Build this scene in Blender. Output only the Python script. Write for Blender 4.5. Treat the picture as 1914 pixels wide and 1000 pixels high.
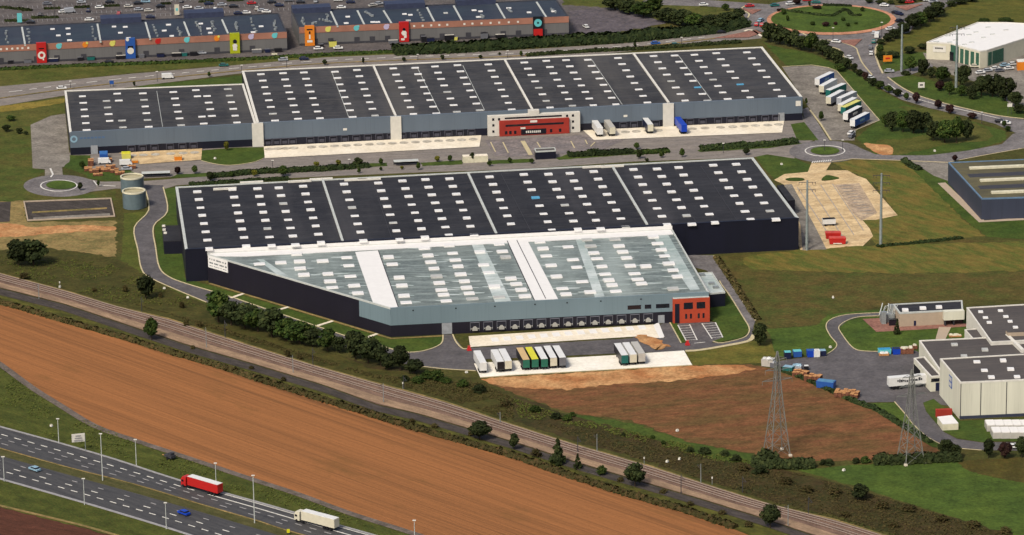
import bpy, bmesh, math, random
from math import sin, cos, radians, pi
from mathutils import Vector, Matrix, noise

for o in list(bpy.data.objects): bpy.data.objects.remove(o)
SC = bpy.context.scene
COL = SC.collection

# ------------------------------------------------------------ camera
F, DEP, ROLL, H = 7534.5, radians(17.1144), radians(-.8554), 441.745
fw = Vector((0, cos(DEP), -sin(DEP))); rt0 = Vector((1, 0, 0)); up0 = rt0.cross(fw)
rt = cos(ROLL)*rt0 + sin(ROLL)*up0; up = -sin(ROLL)*rt0 + cos(ROLL)*up0
CAMP = Vector((0, 0, H))
cd = bpy.data.cameras.new('camera'); cam = bpy.data.objects.new('camera', cd); COL.objects.link(cam)
cd.sensor_width = 36; cd.lens = F/1914*36; cd.clip_start = 10; cd.clip_end = 20000
M = Matrix((rt, up, -fw)).transposed().to_4x4(); M.translation = CAMP
cam.matrix_world = M
SC.camera = cam

# ------------------------------------------------------------ light
SUN_EL, SUN_AZ = radians(48), radians(212)      # azimuth clockwise from +Y
w = bpy.data.worlds.new('World'); SC.world = w; w.use_nodes = True
nt = w.node_tree; bg = nt.nodes['Background']; sk = nt.nodes.new('ShaderNodeTexSky')
sk.sky_type = 'NISHITA'; sk.sun_disc = False; sk.sun_elevation = SUN_EL; sk.sun_rotation = SUN_AZ
sk.air_density = .9; sk.dust_density = 5.0; sk.ozone_density = 1.0
nt.links.new(sk.outputs[0], bg.inputs[0]); bg.inputs[1].default_value = 0.10
sd = bpy.data.lights.new('sun', 'SUN'); sd.energy = 2.2; sd.angle = radians(10); sd.color = (1, .93, .81)
so = bpy.data.objects.new('sun', sd); COL.objects.link(so)
sv = Vector((sin(SUN_AZ)*cos(SUN_EL), cos(SUN_AZ)*cos(SUN_EL), sin(SUN_EL)))
so.rotation_euler = sv.to_track_quat('Z', 'Y').to_euler()
SC.view_settings.view_transform = 'Standard'; SC.view_settings.look = 'None'
SC.view_settings.exposure = 0.68; SC.view_settings.gamma = 1

# ------------------------------------------------------------ helpers
def G(x, y, z=0.0):
    "world point at height z seen at photo pixel x, y (1914 wide)"
    v = fw*F + rt*(x-957) - up*(y-500)
    return CAMP + v*((z-H)/v.z)
def lin(c): c /= 255; return c/12.92 if c <= .04045 else ((c+.055)/1.055)**2.4
ALB = .62
def C(r, g, b, k=ALB): return (lin(r)*k, lin(g)*k, lin(b)*k, 1)
MATS = {}
def nodes(name, rough=.9, spec=.2):
    m = bpy.data.materials.new(name); m.use_nodes = True; n = m.node_tree.nodes; b = n['Principled BSDF']
    b.inputs['Roughness'].default_value = rough; b.inputs['Specular IOR Level'].default_value = spec
    return m, m.node_tree, b
def mixc(t, fac, a, b, bt='MIX'):
    x = t.nodes.new('ShaderNodeMix'); x.data_type = 'RGBA'; x.blend_type = bt
    if isinstance(fac, float): x.inputs[0].default_value = fac
    else: t.links.new(fac, x.inputs[0])
    for s, v in ((6, a), (7, b)):
        if isinstance(v, tuple): x.inputs[s].default_value = v
        else: t.links.new(v, x.inputs[s])
    return x.outputs[2]
def noi(t, vec, scale, detail=4, rough=.6):
    x = t.nodes.new('ShaderNodeTexNoise'); x.inputs['Scale'].default_value = scale
    x.inputs['Detail'].default_value = detail; x.inputs['Roughness'].default_value = rough
    t.links.new(vec, x.inputs['Vector']); return x.outputs[0]
def ramp(t, fac, a, b):
    x = t.nodes.new('ShaderNodeMapRange'); x.inputs[1].default_value = a; x.inputs[2].default_value = b
    t.links.new(fac, x.inputs[0]); return x.outputs[0]
def coord(t, rot=0, sc=(1, 1, 1), kind='Object'):
    tc = t.nodes.new('ShaderNodeTexCoord'); mp = t.nodes.new('ShaderNodeMapping'); m2 = t.nodes.new('ShaderNodeMapping')
    mp.inputs['Rotation'].default_value = (0, 0, rot); m2.inputs['Scale'].default_value = sc
    t.links.new(tc.outputs[kind], mp.inputs[0]); t.links.new(mp.outputs[0], m2.inputs[0]); return m2.outputs[0]
def gm(name, c1, c2, c3=None, big=30, fine=1.5, rot=0, st=1, lo=.38, hi=.62, rough=.95, spec=.1, fmix=.5, bump=0, mot=.3):
    "ground / surface: two tones in patches, third tone in fine speckle; st stretches along rot"
    if name in MATS: return MATS[name]
    m, t, b = nodes(name, rough, spec)
    v = coord(t, rot, (1, st, 1))
    a = mixc(t, ramp(t, noi(t, v, 1/big, 8, .62), lo, hi), C(*c1), C(*c2))
    if c3:
        f = ramp(t, noi(t, v, 1/fine, 5, .7), .45, .68)
        mm = t.nodes.new('ShaderNodeMath'); mm.operation = 'MULTIPLY'; mm.inputs[1].default_value = fmix
        t.links.new(f, mm.inputs[0]); a = mixc(t, mm.outputs[0], a, C(*c3))
    for sc_, am in ((.16, mot), (.9, mot*1.1)):
        mr = t.nodes.new('ShaderNodeMapRange'); mr.inputs[1].default_value = .3; mr.inputs[2].default_value = .7
        mr.inputs[3].default_value = 1-am; mr.inputs[4].default_value = 1+am
        t.links.new(noi(t, v, sc_, 6, .7), mr.inputs[0])
        vm = t.nodes.new('ShaderNodeVectorMath'); vm.operation = 'SCALE'
        t.links.new(a, vm.inputs[0]); t.links.new(mr.outputs[0], vm.inputs['Scale']); a = vm.outputs[0]
    t.links.new(a, b.inputs['Base Color'])
    if bump:
        bp = t.nodes.new('ShaderNodeBump'); bp.inputs['Distance'].default_value = bump; bp.inputs['Strength'].default_value = .6
        t.links.new(noi(t, v, 1/fine, 4), bp.inputs['Height']); t.links.new(bp.outputs[0], b.inputs['Normal'])
    MATS[name] = m; return m
def pm(name, c, rough=.6, spec=.3, var=.12, sc=.6, metal=0, ribs=0):
    "paint / solid with slight grime variation"
    if name in MATS: return MATS[name]
    m, t, b = nodes(name, rough, spec); col = C(*c); dk = tuple(x*(1-var*2) for x in col[:3])+(1,)
    vv = coord(t, 0, (1, 1, .06)) if ribs else coord(t)
    a = mixc(t, ramp(t, noi(t, vv, sc, 5), .35, .65), dk, col)
    if ribs:
        f = ramp(t, noi(t, coord(t, 0, (1, 1, .02)), 2.2, 2, .9), .55, .7); mm = t.nodes.new('ShaderNodeMath'); mm.operation = 'MULTIPLY'; mm.inputs[1].default_value = ribs
        t.links.new(f, mm.inputs[0]); a = mixc(t, mm.outputs[0], a, (col[0]*.45, col[1]*.45, col[2]*.45, 1))
    t.links.new(a, b.inputs['Base Color'])
    b.inputs['Metallic'].default_value = metal
    MATS[name] = m; return m
def leafm(name, c1, c2, c3):
    m, t, b = nodes(name, .9, .08); v = coord(t)
    oi = t.nodes.new('ShaderNodeObjectInfo')
    geo = t.nodes.new('ShaderNodeNewGeometry')
    a = mixc(t, ramp(t, noi(t, v, 3.2, 3), .4, .62), C(*c1), C(*c2))
    f = ramp(t, geo.outputs['Random Per Island'], .55, 1.0)
    a = mixc(t, f, a, C(*c3))
    hs = t.nodes.new('ShaderNodeHueSaturation')
    t.links.new(ramp(t, oi.outputs['Random'], -1.2, 2.2), hs.inputs['Value'])
    mr = t.nodes.new('ShaderNodeMapRange'); mr.inputs[3].default_value = .7; mr.inputs[4].default_value = 1.35
    t.links.new(oi.outputs['Random'], mr.inputs[0]); t.links.new(mr.outputs[0], hs.inputs['Value'])
    t.links.new(a, hs.inputs['Color']); t.links.new(hs.outputs[0], b.inputs['Base Color'])
    MATS[name] = m; return m

def tag(o, label=None, cat=None, group=None, kind=None):
    if label: o['label'] = label
    if cat: o['category'] = cat
    if group: o['group'] = group
    if kind: o['kind'] = kind
    return o
class MB:
    def __init__(s): s.v = []; s.f = []; s.m = []
    def add(s, vs, fs, mi=0):
        k = len(s.v); s.v += [tuple(v) for v in vs]; s.f += [tuple(i+k for i in f) for f in fs]; s.m += [mi]*len(fs); return s
    def box(s, c, d, rz=0, mi=0):
        "c = centre of base, d = size"
        cx, cy, cz = c; hx, hy, hz = d[0]/2, d[1]/2, d[2]; a, b = cos(rz), sin(rz); vs = []
        for z in (cz, cz+hz):
            for x, y in ((-hx, -hy), (hx, -hy), (hx, hy), (-hx, hy)): vs.append((cx+x*a-y*b, cy+x*b+y*a, z))
        return s.add(vs, [(3, 2, 1, 0), (4, 5, 6, 7), (0, 1, 5, 4), (1, 2, 6, 5), (2, 3, 7, 6), (3, 0, 4, 7)], mi)
    def frustum(s, c, d0, d1, h, off=(0, 0), mi=0):
        vs = [(c[0]+x*d0[0]/2, c[1]+y*d0[1]/2, c[2]) for x, y in ((-1, -1), (1, -1), (1, 1), (-1, 1))]
        vs += [(c[0]+off[0]+x*d1[0]/2, c[1]+off[1]+y*d1[1]/2, c[2]+h) for x, y in ((-1, -1), (1, -1), (1, 1), (-1, 1))]
        return s.add(vs, [(3, 2, 1, 0), (4, 5, 6, 7), (0, 1, 5, 4), (1, 2, 6, 5), (2, 3, 7, 6), (3, 0, 4, 7)], mi)
    def bar(s, a, b, r, r2=None, n=6, mi=0):
        a = Vector(a); b = Vector(b); r2 = r if r2 is None else r2; d = (b-a).normalized()
        u = d.orthogonal().normalized(); w_ = d.cross(u); vs = []
        for p, q in ((a, r), (b, r2)):
            for i in range(n): t = 2*pi*i/n; vs.append(p+u*q*cos(t)+w_*q*sin(t))
        fs = [(i, (i+1) % n, n+(i+1) % n, n+i) for i in range(n)]+[tuple(range(n-1, -1, -1)), tuple(range(n, 2*n))]
        return s.add(vs, fs, mi)
    def prism(s, pts, z0, z1, mi=0, top=True, sides=True):
        n = len(pts); vs = [(p[0], p[1], z0) for p in pts]+[(p[0], p[1], z1) for p in pts]; fs = []
        if sides: fs += [(i, (i+1) % n, n+(i+1) % n, n+i) for i in range(n)]
        if top: fs.append(tuple(range(n, 2*n)))
        return s.add(vs, fs, mi)
    def ribbon(s, pts, w_, z0, z1, mi=0, closed=False):
        n = len(pts); L = []; R = []
        for i, p in enumerate(pts):
            if closed: a, b = pts[i-1], pts[(i+1) % n]
            else: a, b = pts[max(i-1, 0)], pts[min(i+1, n-1)]
            d = Vector((b[0]-a[0], b[1]-a[1])).normalized(); nn = Vector((-d.y, d.x))*w_/2
            L.append((p[0]+nn.x, p[1]+nn.y)); R.append((p[0]-nn.x, p[1]-nn.y))
        m = n if closed else n-1
        for i in range(m):
            j = (i+1) % n
            if z1-z0 > .011:
                vs = [(*L[i], z0), (*L[j], z0), (*R[j], z0), (*R[i], z0), (*L[i], z1), (*L[j], z1), (*R[j], z1), (*R[i], z1)]
                s.add(vs, [(7, 6, 5, 4), (0, 1, 5, 4), (2, 3, 7, 6)]+([(1, 2, 6, 5)] if i == m-1 and not closed else [])+([(3, 0, 4, 7)] if i == 0 and not closed else []), mi)
            else: s.add([(*L[i], z1), (*L[j], z1), (*R[j], z1), (*R[i], z1)], [(3, 2, 1, 0)], mi)
        return s
    def disc(s, c, r, axis=(0, -1, 0), n=16, r0=0, t=.05, mi=0):
        c = Vector(c); ax = Vector(axis).normalized(); u = ax.orthogonal().normalized(); w_ = ax.cross(u)
        for i in range(n):
            a0, a1 = 2*pi*i/n, 2*pi*(i+1)/n
            e = lambda a, q: c+ax*t+(u*cos(a)+w_*sin(a))*q
            s.add([e(a0, r0), e(a0, r), e(a1, r), e(a1, r0)] if r0 else [c+ax*t, e(a0, r), e(a1, r)], [(0, 1, 2, 3) if r0 else (0, 1, 2)], mi)
            s.add([e(a0, r), e(a1, r), e(a1, r)-ax*t, e(a0, r)-ax*t], [(0, 1, 2, 3)], mi)
        return s
    def build(s, name, mats, parent=None, world=True, smooth=False):
        me = bpy.data.meshes.new(name); vs = s.v
        if parent is not None and world:
            M_ = parent.matrix_basis.copy(); q_ = parent.parent
            while q_ is not None: M_ = q_.matrix_basis @ M_; q_ = q_.parent
            inv = M_.inverted(); vs = [tuple(inv @ Vector(v)) for v in vs]
        me.from_pydata(vs, [], s.f)
        if not isinstance(mats, (list, tuple)): mats = [mats]
        for m in mats: me.materials.append(m)
        if len(mats) > 1: me.polygons.foreach_set('material_index', s.m)
        bm = bmesh.new(); bm.from_mesh(me)
        big = [f for f in bm.faces if len(f.verts) > 4]
        if big: bmesh.ops.triangulate(bm, faces=big)
        bm.to_mesh(me); bm.free()
        if smooth: me.polygons.foreach_set('use_smooth', [True]*len(me.polygons))
        me.update()
        o = bpy.data.objects.new(name, me); COL.objects.link(o)
        if parent is not None: o.parent = parent
        return o
def build_each(mb, name, mats, parent=None, world=True):
    "every connected piece of the builder becomes an object of its own"
    par = list(range(len(mb.v)))
    def fd(i):
        while par[i] != i: par[i] = par[par[i]]; i = par[i]
        return i
    for f in mb.f:
        for k in f[1:]: par[fd(k)] = fd(f[0])
    groups = {}
    for fi, f in enumerate(mb.f): groups.setdefault(fd(f[0]), []).append(fi)
    out = []
    for fs in groups.values():
        ids = sorted({k for fi in fs for k in mb.f[fi]}); mp = {k: i for i, k in enumerate(ids)}; q = MB()
        q.v = [mb.v[k] for k in ids]; q.f = [tuple(mp[k] for k in mb.f[fi]) for fi in fs]; q.m = [mb.m[fi] for fi in fs]
        out.append(q.build(name, mats, parent, world))
    return out
def empty(name, loc, rz=0, label=None, cat=None, group=None):
    o = bpy.data.objects.new(name, None); COL.objects.link(o); o.empty_display_size = .5
    o.location = loc; o.rotation_euler = (0, 0, rz)
    o.matrix_basis = Matrix.Translation(Vector(loc)) @ Matrix.Rotation(rz, 4, 'Z')
    return tag(o, label, cat, group)
def copy_tree(o, parent=None):
    c = o.copy(); COL.objects.link(c); c.parent = parent
    for ch in list(o.children): copy_tree(ch, c)
    return c
PROTOS = []
def proto_done(root):
    PROTOS.append(root)
def setmat(o, m):
    o.material_slots[0].link = 'OBJECT'; o.material_slots[0].material = m
def smooth(pts, n=6, closed=False):
    out = []; N = len(pts); rng = range(N if closed else N-1)
    for i in rng:
        if closed: p = [pts[(i-1) % N], pts[i], pts[(i+1) % N], pts[(i+2) % N]]
        else: p = [pts[max(i-1, 0)], pts[i], pts[i+1], pts[min(i+2, N-1)]]
        for k in range(n):
            t = k/n
            out.append(tuple(.5*((2*p[1][a])+(-p[0][a]+p[2][a])*t+(2*p[0][a]-5*p[1][a]+4*p[2][a]-p[3][a])*t*t+(-p[0][a]+3*p[1][a]-3*p[2][a]+p[3][a])*t**3) for a in (0, 1)))
    if not closed: out.append(tuple(pts[-1][:2]))
    return out
def W(pts, z=0.0): return [G(x, y, z) for x, y in pts]
def resample(pts, step, closed=True):
    out = []; n = len(pts)
    for i in range(n if closed else n-1):
        a, b = Vector(pts[i][:2]), Vector(pts[(i+1) % n][:2]); k = max(1, int((b-a).length/step))
        for j in range(k): out.append(a.lerp(b, j/k))
    if not closed: out.append(Vector(pts[-1][:2]))
    return out
AREAS = []
def area(name, px, mat, z, sm=0, rough=0):
    AREAS.append((name, px, mat, z, sm, rough))
def flush_areas():
    order = sorted(range(len(AREAS)), key=lambda i: (AREAS[i][3], i))
    for rank, i in enumerate(order):
        n_, px, mat, z, sm, rough = AREAS[i]; area_(n_, px, mat, z if z >= .1 else -.112+rank*.0012, sm, rough)
def area_(name, px, mat, z, sm=0, rough=0, kind='structure', world=False):
    "flat sheet on the ground bounded by photo pixels"
    if sm: px = smooth(px, sm, True)
    P = [Vector(p) for p in px] if world else W(px)
    if rough:
        P = resample(P, max(1.2, rough*1.3))
        P = [Vector((p[0]+rough*2*noise.noise(Vector((p[0]*.35, p[1]*.35, 3))), p[1]+rough*2*noise.noise(Vector((p[0]*.35, p[1]*.35, 9))))) for p in P]
    ar = sum(P[i][0]*P[(i+1) % len(P)][1]-P[(i+1) % len(P)][0]*P[i][1] for i in range(len(P)))
    if ar < 0: P = P[::-1]
    o = MB().add([(p[0], p[1], z) for p in P], [tuple(range(len(P)))]).build(name, mat)
    return tag(o, kind=kind)
def line(name, px, mat, w_=.4, z0=0, z1=.13, sm=0, closed=False, kind='structure'):
    if sm: px = smooth(px, sm, closed)
    o = MB().ribbon([tuple(p)[:2] for p in W(px)], w_, z0, z1, 0, closed).build(name, mat)
    return tag(o, kind=kind)
def offset(P, d):
    "offset a polygon outwards by d (counter-clockwise)"
    P = [Vector(p[:2]) for p in P]; n = len(P)
    ar = sum(P[i].x*P[(i+1) % n].y-P[(i+1) % n].x*P[i].y for i in range(n)); s_ = 1 if ar > 0 else -1; out = []
    for i in range(n):
        a = (P[i]-P[i-1]).normalized(); b = (P[(i+1) % n]-P[i]).normalized()
        na = Vector((a.y, -a.x))*s_; nb = Vector((b.y, -b.x))*s_; m = (na+nb).normalized()
        out.append(P[i]+m*(d/max(.3, m.dot(na))))
    return out
def ordn(i):
    return ['first', 'second', 'third', 'fourth', 'fifth', 'sixth', 'seventh', 'eighth', 'ninth', 'tenth', 'eleventh', 'twelfth', 'thirteenth', 'fourteenth', 'fifteenth', 'sixteenth', 'seventeenth', 'eighteenth', 'nineteenth', 'twentieth'][i] if i < 20 else '%dth' % (i+1)

# ------------------------------------------------------------ materials
m_base = gm('rough_grass', (84, 80, 40), (66, 72, 32), (98, 84, 48), 22, 1.6, bump=.2)
m_grass = gm('mown_grass', (64, 84, 34), (80, 94, 38), (52, 70, 30), 14, 1.1, bump=.1)
m_grassb = gm('bright_grass', (68, 88, 36), (84, 102, 40), (56, 72, 32), 20, 1.4, bump=.1)
m_olive = gm('olive_grass', (92, 92, 44), (72, 84, 34), (112, 96, 52), 18, 1.3, bump=.1)
m_verge = gm('rail_verge', (70, 60, 36), (54, 58, 28), (92, 70, 44), 9, 1.2, bump=.3)
m_meadow = gm('meadow', (116, 104, 50), (86, 98, 42), (128, 102, 56), 16, 1.5, rot=.9, st=2.5, lo=.42, hi=.58, bump=.2)
m_dkmead = gm('dark_meadow', (92, 80, 42), (72, 82, 36), (108, 90, 50), 12, 1.4, bump=.2)
RAILANG = 0
_a = G(200, 565); _b = G(1400, 930); RAILANG = math.atan2((_b-_a).y, (_b-_a).x)
_a = G(480, 713); _b = G(1286, 960); FLDANG = math.atan2((_b-_a).y, (_b-_a).x)
def fieldmat():
    m, t, b = nodes('stubble_field', .95, .08)
    v1 = coord(t, -FLDANG+radians(3), (.03, 1, 1)); v2 = coord(t)
    v3 = coord(t, -FLDANG+radians(3), (.012, 1, 1))
    a = mixc(t, ramp(t, noi(t, v3, .55, 3, .8), .40, .62), C(160, 107, 66), C(122, 84, 54))
    a = mixc(t, ramp(t, noi(t, v1, .06, 5, .6), .40, .66), a, C(168, 112, 69))
    sx = t.nodes.new('ShaderNodeSeparateXYZ'); t.links.new(v3, sx.inputs[0])
    dv = t.nodes.new('ShaderNodeMath'); dv.operation = 'DIVIDE'; dv.inputs[1].default_value = 13.0; t.links.new(sx.outputs[1], dv.inputs[0])
    fr_ = t.nodes.new('ShaderNodeMath'); fr_.operation = 'FRACT'; t.links.new(dv.outputs[0], fr_.inputs[0])
    ls = t.nodes.new('ShaderNodeMath'); ls.operation = 'LESS_THAN'; ls.inputs[1].default_value = .06; t.links.new(fr_.outputs[0], ls.inputs[0])
    m5 = t.nodes.new('ShaderNodeMath'); m5.operation = 'MULTIPLY'; m5.inputs[1].default_value = .28; t.links.new(ls.outputs[0], m5.inputs[0])
    a = mixc(t, m5.outputs[0], a, C(92, 66, 44))
    f = ramp(t, noi(t, v2, .9, 5, .75), .5, .72); mm = t.nodes.new('ShaderNodeMath'); mm.operation = 'MULTIPLY'; mm.inputs[1].default_value = .45
    t.links.new(f, mm.inputs[0]); a = mixc(t, mm.outputs[0], a, C(112, 78, 46))
    a = mixc(t, ramp(t, noi(t, coord(t, -FLDANG, (.4, 1, 1)), .05, 6, .7), .58, .85), a, C(106, 82, 46))
    t.links.new(a, b.inputs['Base Color'])
    bp = t.nodes.new('ShaderNodeBump'); bp.inputs['Distance'].default_value = .25
    t.links.new(noi(t, v1, .9, 4), bp.inputs['Height']); t.links.new(bp.outputs[0], b.inputs['Normal'])
    return m
m_field = fieldmat()
m_brown = gm('fallow_field', (132, 86, 58), (106, 82, 50), (86, 74, 42), 20, 1.6, rot=-.2, st=2.2, fmix=.65, bump=.2, mot=.36)
m_dkfield = gm('ploughed_field', (100, 62, 48), (86, 54, 42), (70, 48, 38), 12, .9, rot=.5, st=5, bump=.2)
m_sand = gm('bare_sand', (206, 160, 110), (178, 118, 74), (140, 110, 70), 12, 1.5)
m_sandy = gm('sandy_ground', (150, 130, 84), (116, 108, 66), (176, 140, 94), 14, 2)
m_high = gm('motorway_asphalt', (78, 77, 77), (60, 60, 62), (92, 90, 88), 22, 1.5, rot=-RAILANG, st=14, rough=.75, spec=.3)
m_asph = gm('yard_asphalt', (98, 94, 96), (86, 83, 84), (110, 104, 100), 22, 2, rough=.8, spec=.3)
m_road = gm('old_road', (140, 132, 124), (126, 120, 116), (156, 146, 134), 24, 2, rot=-.1, st=4, rough=.85)
m_road2 = gm('avenue_road', (126, 122, 122), (112, 108, 108), (140, 132, 126), 18, 2, rough=.85)
m_mallasph = gm('mall_asphalt', (104, 98, 96), (88, 84, 84), (120, 110, 104), 14, 1.5)
m_truckpk = gm('truck_park_asphalt', (146, 140, 130), (128, 122, 114), (112, 104, 98), 12, 2)
m_conc = gm('pale_concrete', (250, 240, 220), (240, 228, 204), (222, 206, 178), 14, 1.6, fmix=.25, mot=.12)
m_concw = gm('new_concrete', (255, 250, 238), (250, 244, 228), (236, 226, 204), 10, 1.5, fmix=.25, mot=.1)
m_conc2 = gm('worn_concrete', (226, 200, 156), (206, 178, 134), (176, 150, 116), 14, 2.2, rot=-.15, st=2)
m_kerb = pm('kerb_stone', (214, 200, 160), .9, .1)
m_mark = pm('road_paint', (235, 232, 224), .8, .2, .1)
m_markf = pm('faded_paint', (168, 166, 166), .8, .2, .1)
m_terra = gm('terracotta_paving', (158, 114, 100), (142, 102, 90), (128, 96, 86), 6, 1)
m_orange = gm('orange_kerb_ring', (208, 152, 120), (194, 138, 108), (178, 126, 100), 6, 1)
m_ballast = gm('ballast', (140, 114, 98), (116, 94, 82), (90, 74, 66), 6, .7, rot=-RAILANG, st=3, bump=.1)
m_sleeper = gm('sleeper', (120, 92, 82), (104, 80, 72), (140, 112, 98), 4, .6)
m_rail = pm('rail_steel', (176, 160, 146), .5, .4, .1)
m_track = gm('service_track', (172, 144, 116), (146, 122, 100), (128, 108, 90), 16, 1.2, rot=-RAILANG, st=4)
m_ditch = gm('dark_ditch', (80, 74, 72), (62, 58, 56), (98, 88, 74), 8, 1.2, rot=-RAILANG, st=4)
def roofmat(name, c1, c2, c3, rough, spec, streak=.5, ang=radians(7.6)):
    m, t, b = nodes(name, rough, spec); v = coord(t)
    vs = coord(t, -ang, (.12, 1, 1))
    a = mixc(t, ramp(t, noi(t, v, .05, 8, .7), .38, .62), C(*c1), C(*c2))
    vc = coord(t, -ang, (1, .1, 1))
    st_ = ramp(t, noi(t, vc, .05, 4, .6), .52, .72); m6 = t.nodes.new('ShaderNodeMath'); m6.operation = 'MULTIPLY'; m6.inputs[1].default_value = .45
    t.links.new(st_, m6.inputs[0]); a = mixc(t, m6.outputs[0], a, C(*c3))
    f = ramp(t, noi(t, vs, .7, 5, .8), .47, .7); mm = t.nodes.new('ShaderNodeMath'); mm.operation = 'MULTIPLY'; mm.inputs[1].default_value = streak
    t.links.new(f, mm.inputs[0]); a = mixc(t, mm.outputs[0], a, C(*c3))
    sp = ramp(t, noi(t, v, .9, 5, .85), .46, .72); m2 = t.nodes.new('ShaderNodeMath'); m2.operation = 'MULTIPLY'; m2.inputs[1].default_value = .3
    t.links.new(sp, m2.inputs[0]); a = mixc(t, m2.outputs[0], a, C(*c3))
    t.links.new(a, b.inputs['Base Color'])
    r_ = t.nodes.new('ShaderNodeMapRange'); r_.inputs[3].default_value = rough-.12; r_.inputs[4].default_value = rough+.12
    t.links.new(noi(t, vs, .15, 5), r_.inputs[0]); t.links.new(r_.outputs[0], b.inputs['Roughness'])
    return m
m_roofd = roofmat('bitumen_roof', (48, 48, 52), (35, 35, 40), (84, 82, 84), .7, .15)
m_roofu = roofmat('grey_bitumen_roof', (66, 66, 69), (47, 47, 51), (108, 104, 98), .7, .15)
m_roofm = roofmat('mall_roof', (54, 66, 78), (48, 54, 70), (76, 82, 90), .7, .15)
m_roofw = roofmat('wet_membrane', (92, 101, 96), (116, 125, 119), (186, 198, 192), .42, .25, .75, radians(4))  # pale streak tone paints in part of the wet sheen
m_roofw2 = roofmat('pale_membrane_sheen', (170, 186, 179), (222, 230, 226), (118, 132, 126), .4, .3, .6)  # pale tones paint sheen on the front roof patches; annex roof shares them
m_roofc = roofmat('factory_roof', (92, 88, 86), (80, 76, 76), (112, 104, 98), .8, .1)
m_roofo = roofmat('mossy_roof', (112, 106, 78), (90, 86, 66), (70, 72, 74), .8, .1)
m_white = pm('white_membrane', (250, 248, 244), .55, .3, .03)
m_parap = pm('parapet_trim', (206, 210, 204), .6, .3, .08)
m_parapw = pm('white_trim', (238, 234, 222), .6, .3, .06)
m_sky = pm('skylight', (250, 248, 244), .35, .4, .03)
m_skyg = pm('grey_skylight', (206, 206, 200), .4, .3, .1)
m_skyb = pm('blue_skylight', (90, 170, 210), .35, .4, .03)
m_navy = pm('navy_cladding', (29, 26, 40), .55, .3, .1, .2, ribs=.5)
m_navyb = pm('blueblack_cladding', (22, 24, 42), .5, .3, .1, .2, ribs=.5)
m_blueg = pm('bluegrey_cladding', (122, 142, 150), .5, .35, .05, .1, ribs=.22)
m_blueg2 = pm('far_bluegrey_cladding', (106, 119, 132), .5, .35, .06, .1, ribs=.22)
m_stair = pm('cream_stair', (228, 224, 212), .7, .2, .05)
m_red = pm('red_cladding', (190, 74, 46), .6, .3, .06, .3)
m_redb = pm('brick_red_cladding', (172, 58, 46), .7, .2, .08, .3)
m_glass = pm('dark_glass', (24, 26, 38), .15, .6, .1)
m_dockf = pm('dock_shelter', (84, 84, 96), .7, .2, .2)
m_dockd = pm('dock_door', (48, 48, 60), .6, .2, .2)
m_dockfr = pm('dock_frame', (112, 114, 124), .6, .2)
m_door = pm('grey_door', (166, 170, 174), .6, .2)
m_brownband = pm('fascia_band', (176, 124, 104), .7, .2, .12, .15)
m_mallw = pm('mall_grey_wall', (116, 115, 114), .7, .2, .06, .15, ribs=.25)
m_canopy = pm('entrance_canopy', (58, 66, 92), .6, .3)
m_cream = pm('cream_cladding', (228, 222, 198), .6, .25, .06, .3)
m_cream2 = pm('pale_wall', (234, 232, 212), .65, .2, .07, .25, ribs=.25)
m_beige = pm('beige_wall', (190, 172, 150), .7, .2, .05)
m_dgreen = pm('green_doors', (62, 106, 86), .6, .3)
m_slate = pm('slate_blue_cladding', (62, 68, 86), .6, .3, .05, ribs=.3)
m_steel = pm('galvanised_steel', (166, 172, 172), .45, .5, .1, metal=.3)
m_tankw = pm('tank_shell', (104, 122, 128), .5, .4, .1)
m_tankt = pm('tank_rim', (236, 230, 200), .6, .3)
m_dark = pm('dark_rubber', (30, 30, 34), .8, .2)
m_dkgrey = pm('dark_grey', (70, 70, 76), .7, .2)
m_wood = pm('pallet_wood', (216, 160, 108), .8, .1, .2, 1.5)
m_woodr = pm('crate_wood', (150, 100, 78), .8, .1, .25, 1.5)
m_bark = pm('bark', (72, 60, 48), .95, .1)
PAINT = dict(white=(240, 240, 236), cream=(226, 220, 196), silver=(176, 180, 186), grey=(112, 114, 120), black=(28, 28, 34), blue=(44, 92, 170), navy=(28, 36, 70), red=(196, 36, 34), teal=(34, 110, 104), green=(40, 112, 92), yellow=(232, 226, 40), tan=(224, 190, 130), lblue=(150, 186, 206), orange=(238, 140, 40), lime=(178, 186, 30), cyan=(110, 206, 210), pale=(200, 196, 186), brightblue=(20, 70, 190), lilac=(200, 190, 220), lyellow=(228, 222, 110))
def paint(n): return pm('paint_'+n, PAINT[n], .4, .4, .05)
L_dark = leafm('foliage_dark', (36, 44, 24), (50, 60, 32), (64, 70, 38))
L_mid = leafm('foliage_mid', (40, 58, 24), (56, 74, 30), (78, 88, 40))
L_hedge = leafm('foliage_hedge', (34, 46, 26), (50, 64, 34), (64, 74, 40))
L_red = leafm('foliage_purple', (44, 28, 30), (58, 36, 34), (66, 50, 38))
L_yel = leafm('foliage_yellow', (100, 104, 36), (120, 112, 44), (84, 88, 34))
L_scrub = leafm('foliage_scrub', (76, 66, 40), (64, 68, 34), (92, 76, 48))
L_roof = None
#%%SETTING
# ------------------------------------------------------------ ground
g = MB().add([(-6000, -800, -.12), (6000, -800, -.12), (6000, 12000, -.12), (-6000, 12000, -.12)], [(0, 1, 2, 3)]).build('ground', m_base)
tag(g, kind='structure')
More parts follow.
